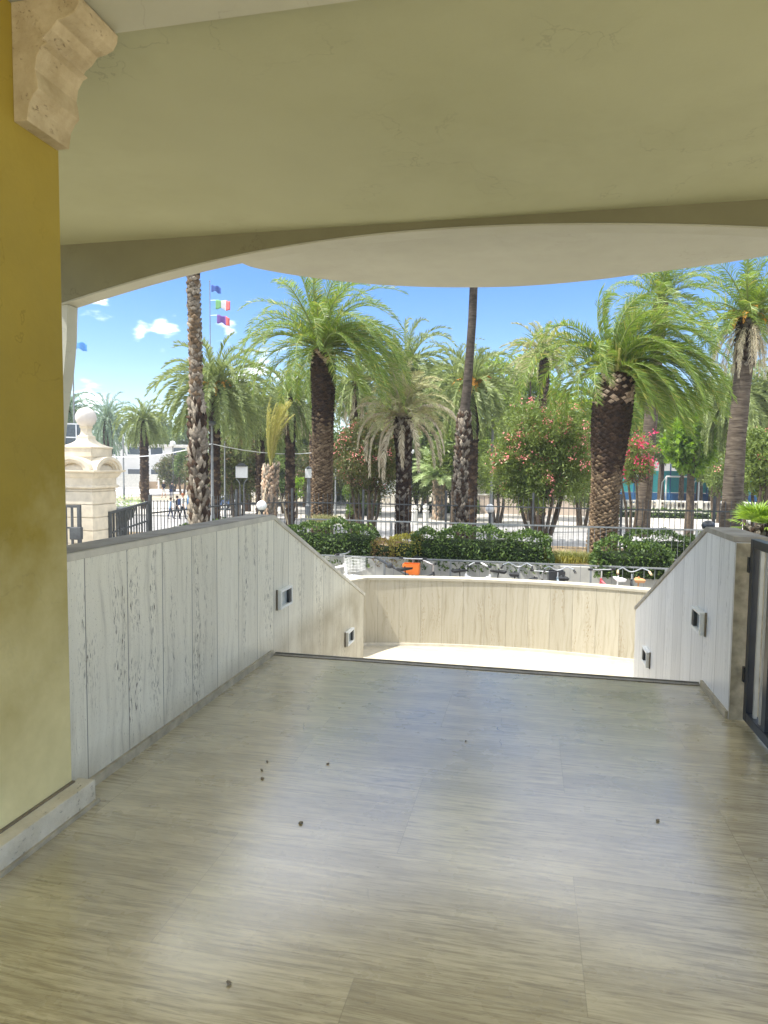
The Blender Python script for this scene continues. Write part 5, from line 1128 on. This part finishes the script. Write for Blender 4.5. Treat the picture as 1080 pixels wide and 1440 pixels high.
# ------------------------------------------------------------------ flags
def flag(name, loc, rz, w_, h, cols, label, seed, droop=.25, parent=None, emblem=False):
    n = 16; rows = 6; vs = []; fs = []; ms = []
    for j in range(rows+1):
        for i in range(n+1):
            u, v = i/n, j/rows; vs.append((u*w_, .10*w_*math.sin(u*9+seed)*u, -v*h*(1-.08*math.sin(u*5))-droop*u*u*h+.04*math.sin(u*12+v*3)))
    for j in range(rows):
        for i in range(n): a = j*(n+1)+i; fs.append((a,a+1,a+n+2,a+n+1)); ms.append(cols[1][int(i/n*len(cols[1]))])
    m = MB(); m.v = vs; m.f = fs; m.m = ms; o = m.build(name, [M[c] for c in cols[0]], parent, smooth=True); o.location = loc
    if parent is None: o.rotation_euler = (0,0,rz); tag(o, label, 'flag')
    o.modifiers.new('cloth', 'SOLIDIFY').thickness = .01
    return o
for nme, c in (('flag_navy',(.05,.10,.32)),('flag_green',(.16,.36,.14)),('flag_white',(.75,.75,.75)),('flag_red',(.60,.12,.11)),('flag_blue',(.10,.28,.60)),('flag_purple',(.16,.08,.28)),('flag_gold',(.8,.6,.05))): M[nme] = simple(nme, c, .7, .2, var=.05, bump=0)
d = 50; p = at(295, 396, d); r = empty('flagpole', (p.x,p.y,GZ), 0, 'tall thin flagpole right of the rough trunk', 'flagpole')
MB().tube([(0,0,0),(0,0,p.z-GZ)], [.055,.03], 8).build('pole', M['rail'], r, smooth=True); b = MB(); b.ball((0,0,p.z-GZ+.04), .055, 8); b.build('finial', M['rail'], r)
for (py, px, w_, h, cols, lb, sdd) in ((401,297,.72,.46,(['flag_navy','flag_navy'],[0,1]),'dark blue flag at the top of the flagpole',1.),(422,303,1.1,.66,(['flag_green','flag_white','flag_red'],[0,1,2]),'green, white and red striped flag in the middle of the flagpole',2.2),(443,305,.95,.60,(['flag_purple','flag_red'],[0,0,1]),'purple and red flag, lowest on the flagpole',3.1)):
    q = at(px, py, d); flag('flag', q, R_(12), w_, h, cols, lb, sdd, .35 if py != 422 else .1)
    if px > 297: tag(MB().tube([(p.x, p.y, q.z), (q.x, q.y, q.z)], .012, 5).build('halyard', M['white']), {303:'thin line holding the striped flag to the pole',305:'thin line holding the lowest flag to the pole'}[px], 'rope')
p = at(102, 478, d); r = empty('flagpole', (p.x,p.y,GZ), 0, 'flagpole mostly hidden behind the curved pier', 'flagpole')
MB().tube([(0,0,0),(0,0,p.z-GZ)], [.08,.04], 8).build('pole', M['rail'], r)
q = at(103, 480, d); flag('flag', q, R_(12), 1.0, .55, (['flag_blue'],[0]), 'light blue flag beside the curved pier', .5, .3)

# ------------------------------------------------------------------ car, parked bike, bin, planter
def car(px, d, rz, label):
    p = atz(px, d, GZ); r = empty('parked_car', (p.x,p.y,GZ), rz, label, 'car')
    prof = [(-2.05,.35),(-2.1,.60),(-2.05,.88),(-1.2,.98),(1.55,.98),(1.95,.90),(2.05,.62),(2.02,.35)]
    b = MB(); b.prism(prof, 'y', -.84, .84); b.build('lower_body', M['car_blue'], r, smooth=True, bevel=.05)
    cab = [(-1.15,.985),(-.62,1.45),(.95,1.50),(1.62,.985)]
    b = MB(); n = len(cab); vs = [(x,-.80+.14*(z>1.2),z) for x,z in cab]+[(x,.80-.14*(z>1.2),z) for x,z in cab]
    b.add(vs, [(0,1,2,3),(7,6,5,4),(0,4,5,1),(1,5,6,2),(2,6,7,3),(3,7,4,0)]); b.build('cabin', M['car_white'], r, bevel=.04)
    for s in (-1, 1):
        g_ = MB(); y = s*.735; g_.add([(-.95,y*1.065,1.04),(-.55,y*.94,1.40),(.15,y*.935,1.42),(.15,y*1.06,1.04)], [(0,1,2,3)]); g_.add([(.22,y*1.06,1.04),(.22,y*.935,1.42),(.88,y*.94,1.42),(1.32,y*1.065,1.04)], [(0,1,2,3)]); o = g_.build('side_window', M['win'], r); o.modifiers.new('t','SOLIDIFY').thickness = .02
        for x in (-1.3, 1.25):
            t_ = MB(); t_.torus((x,s*.78,.32), (0,1,0), .24, .085, 24, 8); w_ = t_.build('wheel', M['black'], r, smooth=True); h_ = MB(); h_.tube([(x,s*.74,.32),(x,s*.86,.32)], .19, 16); h_.build('rim', M['galv'], w_)
    g_ = MB(); g_.add([(1.60,-.68,1.04),(1.60,.68,1.04),(1.02,.60,1.44),(1.02,-.60,1.44)], [(0,1,2,3)]); o = g_.build('windscreen', M['win'], r); o.modifiers.new('t','SOLIDIFY').thickness = .03
    for s in (-1, 1): MB().box(2.0,2.07,s*.62-.15,s*.62+.15,.66,.82).build('headlight', M['globe'], r); MB().box(-2.11,-2.05,s*.66-.1,s*.66+.1,.66,.86).build('tail_light', M['flag_red'], r)
    MB().box(-2.15,-2.05,-.75,.75,.40,.55).build('bumper', M['car_white'], r, bevel=.03)
M['car_blue'] = simple('dark_blue_car_paint', (.03,.07,.16), .3, .5, var=.05, bump=0); M['car_white'] = simple('white_car_paint', (.75,.78,.80), .3, .5, var=.03, bump=0)
car(305, 52, R_(-8), 'white and dark blue car parked behind the rough trunk and the lamp posts')
q = atz(312, 30, 0)
def clone_bike():
    src = [o for o in bpy.data.objects if o.name.startswith('bicycle') and o.type == 'EMPTY'][2]
    c = copy_tree(src); c.location = (q.x, q.y, GZ); c.rotation_euler = (0,0,R_(20)); c.scale = (.95,)*3; c['label'] = 'dark bicycle standing beyond the fence near the white box sign'; c['group'] = 'bicycles on the street'
clone_bike()
p = atz(301, 22, GZ); r = empty('litter_bin', (p.x,p.y,GZ), 0, 'black litter bin right beside the rough trunk behind the fence', 'bin'); m = MB(); m.lathe((0,0,.9), [(.13,0),(.17,.05),(.19,.55),(.17,.6)], 12); m.build('bucket', M['gatepaint'], r, smooth=True)
MB().tube([(0,.2,0),(0,.2,1.6)], .03, 8).build('post', M['iron'], r)
p = atz(170, 16.5, GZ); zt = zat(713, 16.5, 170)-GZ; r = empty('planter', (p.x,p.y,GZ), 0, 'dark pot with a grey green plant behind the iron gate right of the gate pillar', 'plant pot')
m = MB(); m.lathe((0,0,0), [(.25,0),(.2,.1),(.13,.3),(.13,zt-.35),(.28,zt-.25),(.33,zt-.02),(.28,zt)], 16); m.build('pot', M['iron'], r, smooth=True)
rng = RG(90); C_, N_ = lobes_pts(rng, [(0,0,zt+.12,.42,.3,.16),(.3,0,zt+.1,.25,.2,.12),(-.3,0,zt+.08,.22,.2,.12)], 260); V, Q = leaf_quads(rng, C_, N_, .10, .18); npobj('plant', V, Q, M['frond_young'], r)
hedge(-11.6, -8.9, 15.5, 16.4, GZ, -.55, 'dark shrubs behind the iron gate at the left', 'hedge', 20, 300, .08)

# ------------------------------------------------------------------ people
M['skin'] = simple('skin', (.52,.32,.22), .6, .3, var=.05, bump=0)
for nme, c in (('cloth_black',(.02,.02,.025)),('cloth_white',(.72,.72,.70)),('cloth_blue',(.10,.22,.42)),('cloth_lightblue',(.28,.44,.66)),('cloth_beige',(.52,.46,.36)),('cloth_navy',(.03,.05,.12)),('hair_dark',(.03,.02,.015)),('hair_white',(.62,.60,.56)),('hair_red',(.30,.11,.05)),('cloth_red',(.5,.08,.08))): M[nme] = simple(nme, c, .85, .1, var=.08, bump=0)
def person(px, pyfeet, d, height, rz, top, bottom, hair, label, pose='walk', bare=False, pack=None):
    p = atz(px, d, GZ); J = {}; k = height/1.75
    lean = .55 if pose == 'bend' else .03; st = .16 if pose == 'walk' else .04
    hip = Vector((0,0,.93)); ch = hip+Vector((math.sin(lean)*.42,0,math.cos(lean)*.42)); nk = ch+Vector((math.sin(lean)*.13,0,math.cos(lean)*.13)); hd = nk+Vector((.03+math.sin(lean)*.12,0,.14*math.cos(lean)+.03))
    V = [hip, hip.lerp(ch,.5), ch, nk, hd, hd+Vector((.0,0,.10))]; E = [(0,1),(1,2),(2,3),(3,4),(4,5)]; RD = [(.15,.12),(.135,.105),(.17,.115),(.055,.055),(.085,.08),(.06,.06)]
    def chain(root, pts, rr):
        last = root
        for q_, r2 in zip(pts, rr): V.append(Vector(q_)); RD.append((r2,r2)); E.append((last, len(V)-1)); last = len(V)-1
    for s in (-1, 1):
        x = s*st; chain(0, [(0,.09*s,.86),(x*.6+.04,.10*s,.48),(x-.04*(s<0),.10*s,.09),(x+.13,.11*s,.04)], [.095,.062,.042,.035])
        sh = ch+Vector((0,.19*s,.03)); sw = -s*.18 if pose == 'walk' else .12
        if pose == 'bend': chain(2, [sh, sh+Vector((.15,.02*s,-.26)), sh+Vector((.34,.0,-.44)), sh+Vector((.40,0,-.50))], [.065,.045,.034,.03])
        else: chain(2, [sh, sh+Vector((sw*.4,.05*s,-.28)), sh+Vector((sw+.08,.05*s,-.52)), sh+Vector((sw+.12,.04*s,-.60))], [.062,.043,.033,.03])
    me = bpy.data.meshes.new('person'); me.from_pydata([tuple(v*k) for v in V], E, []); o = bpy.data.objects.new('person', me); COL.objects.link(o)
    sk = o.modifiers.new('skin','SKIN'); sk.use_smooth_shade = True
    for i, v in enumerate(me.skin_vertices[0].data): v.radius = (RD[i][0]*k, RD[i][1]*k)
    me.skin_vertices[0].data[0].use_root = True; ss = o.modifiers.new('sub','SUBSURF'); ss.levels = 1; ss.render_levels = 1
    dg = bpy.context.evaluated_depsgraph_get(); m2 = bpy.data.meshes.new_from_object(o.evaluated_get(dg)); o.modifiers.clear(); o.data = m2
    for mm in (M['skin'], M[top], M[bottom], M['black']): m2.materials.append(mm)
    for f in m2.polygons:
        c = f.center/k; arm = abs(c.y) > .215 and c.z < ch.z-.20
        f.material_index = 3 if c.z < .085 else (0 if (bare and c.z < .5) else 2) if (c.z < .93+.0*c.x) and not arm else (0 if (c-nk).dot(hd-nk) > 0 or (arm and (c-ch).length > .38) else 1)
        f.use_smooth = True
    o.location = (p.x,p.y,GZ); o.rotation_euler = (0,0,rz); tag(o, label, 'person')
    h_ = MB(); h_.ball(tuple((hd+Vector((-.02,0,.045)))*k), .108*k, 8); h_.build('hair', M[hair], o, smooth=True)
    # face: nose and ears as small raised forms
    fc = MB(); c = hd*k; fc.bar((c.x+.085*k,0,c.z+.01), (c.x+.118*k,0,c.z-.02*k), .022*k,.03*k)
    for s in (-1,1): fc.ball((c.x,.088*k*s,c.z), .02*k, 5)
    fc.build('face', M['skin'], o)
    if pack: b = MB(); b.box(-.30*k,-.10*k,-.15*k,.15*k,.98*k,1.42*k); b.build('backpack', M[pack], o, bevel=.05)
    return o
person(204, 696, 70, 1.75, R_(80), 'cloth_black', 'cloth_beige', 'hair_dark', 'person in a black top and pale trousers walking alone on the far plaza')
person(223, 690, 82, 1.65, R_(200), 'cloth_white', 'cloth_white', 'hair_white', 'person dressed in white on the far plaza', 'stand')
person(230, 697, 68, 1.72, R_(160), 'cloth_black', 'cloth_white', 'hair_white', 'white haired person in a black top on the far plaza', 'walk', True)
person(240, 697, 68, 1.70, R_(100), 'cloth_black', 'cloth_navy', 'hair_dark', 'person bending forward on the far plaza, rightmost of its group', 'bend')
person(239, 730, 42.5, 1.30, R_(10), 'cloth_lightblue', 'cloth_navy', 'hair_dark', 'child in a light blue top walking behind the iron fence', 'walk')
person(248, 730, 42.5, 1.42, R_(5), 'cloth_black', 'cloth_black', 'hair_dark', 'person in black walking between the child and the person in white', 'walk')
person(256, 730, 42, 1.60, R_(0), 'cloth_white', 'cloth_black', 'hair_red', 'red haired person in a white shirt with a dark backpack behind the iron fence', 'walk', False, 'cloth_navy')
person(264.5, 712, 50, 1.65, R_(20), 'cloth_lightblue', 'cloth_blue', 'hair_white', 'person in blue half hidden by the rough trunk', 'walk')
person(472, 706, 60, 1.60, R_(70), 'cloth_blue', 'cloth_navy', 'hair_dark', 'person in a blue top just right of the large green palm trunk', 'stand')
person(668, 700, 56, 1.65, R_(-90), 'cloth_red', 'cloth_beige', 'hair_dark', 'person in a red top beside the stone urn', 'stand')

# ------------------------------------------------------------------ thin summer haze over the park
hz = MB(); hz.box(-760,760,-460,960,GZ-1,30); hz = hz.build('haze', simple('haze_air', (.8,.8,.8), bump=0)); hz['kind'] = 'stuff'; hz['label'] = 'thin pale haze softening the far palms and buildings'; hz['category'] = 'haze'
_nt = hz.data.materials[0].node_tree; _nt.nodes.clear(); _o = _nt.nodes.new('ShaderNodeOutputMaterial'); _v = _nt.nodes.new('ShaderNodeVolumePrincipled')
_v.inputs['Color'].default_value = (.86,.92,1,1); _v.inputs['Density'].default_value = .0008; _nt.links.new(_v.outputs[0], _o.inputs['Volume'])
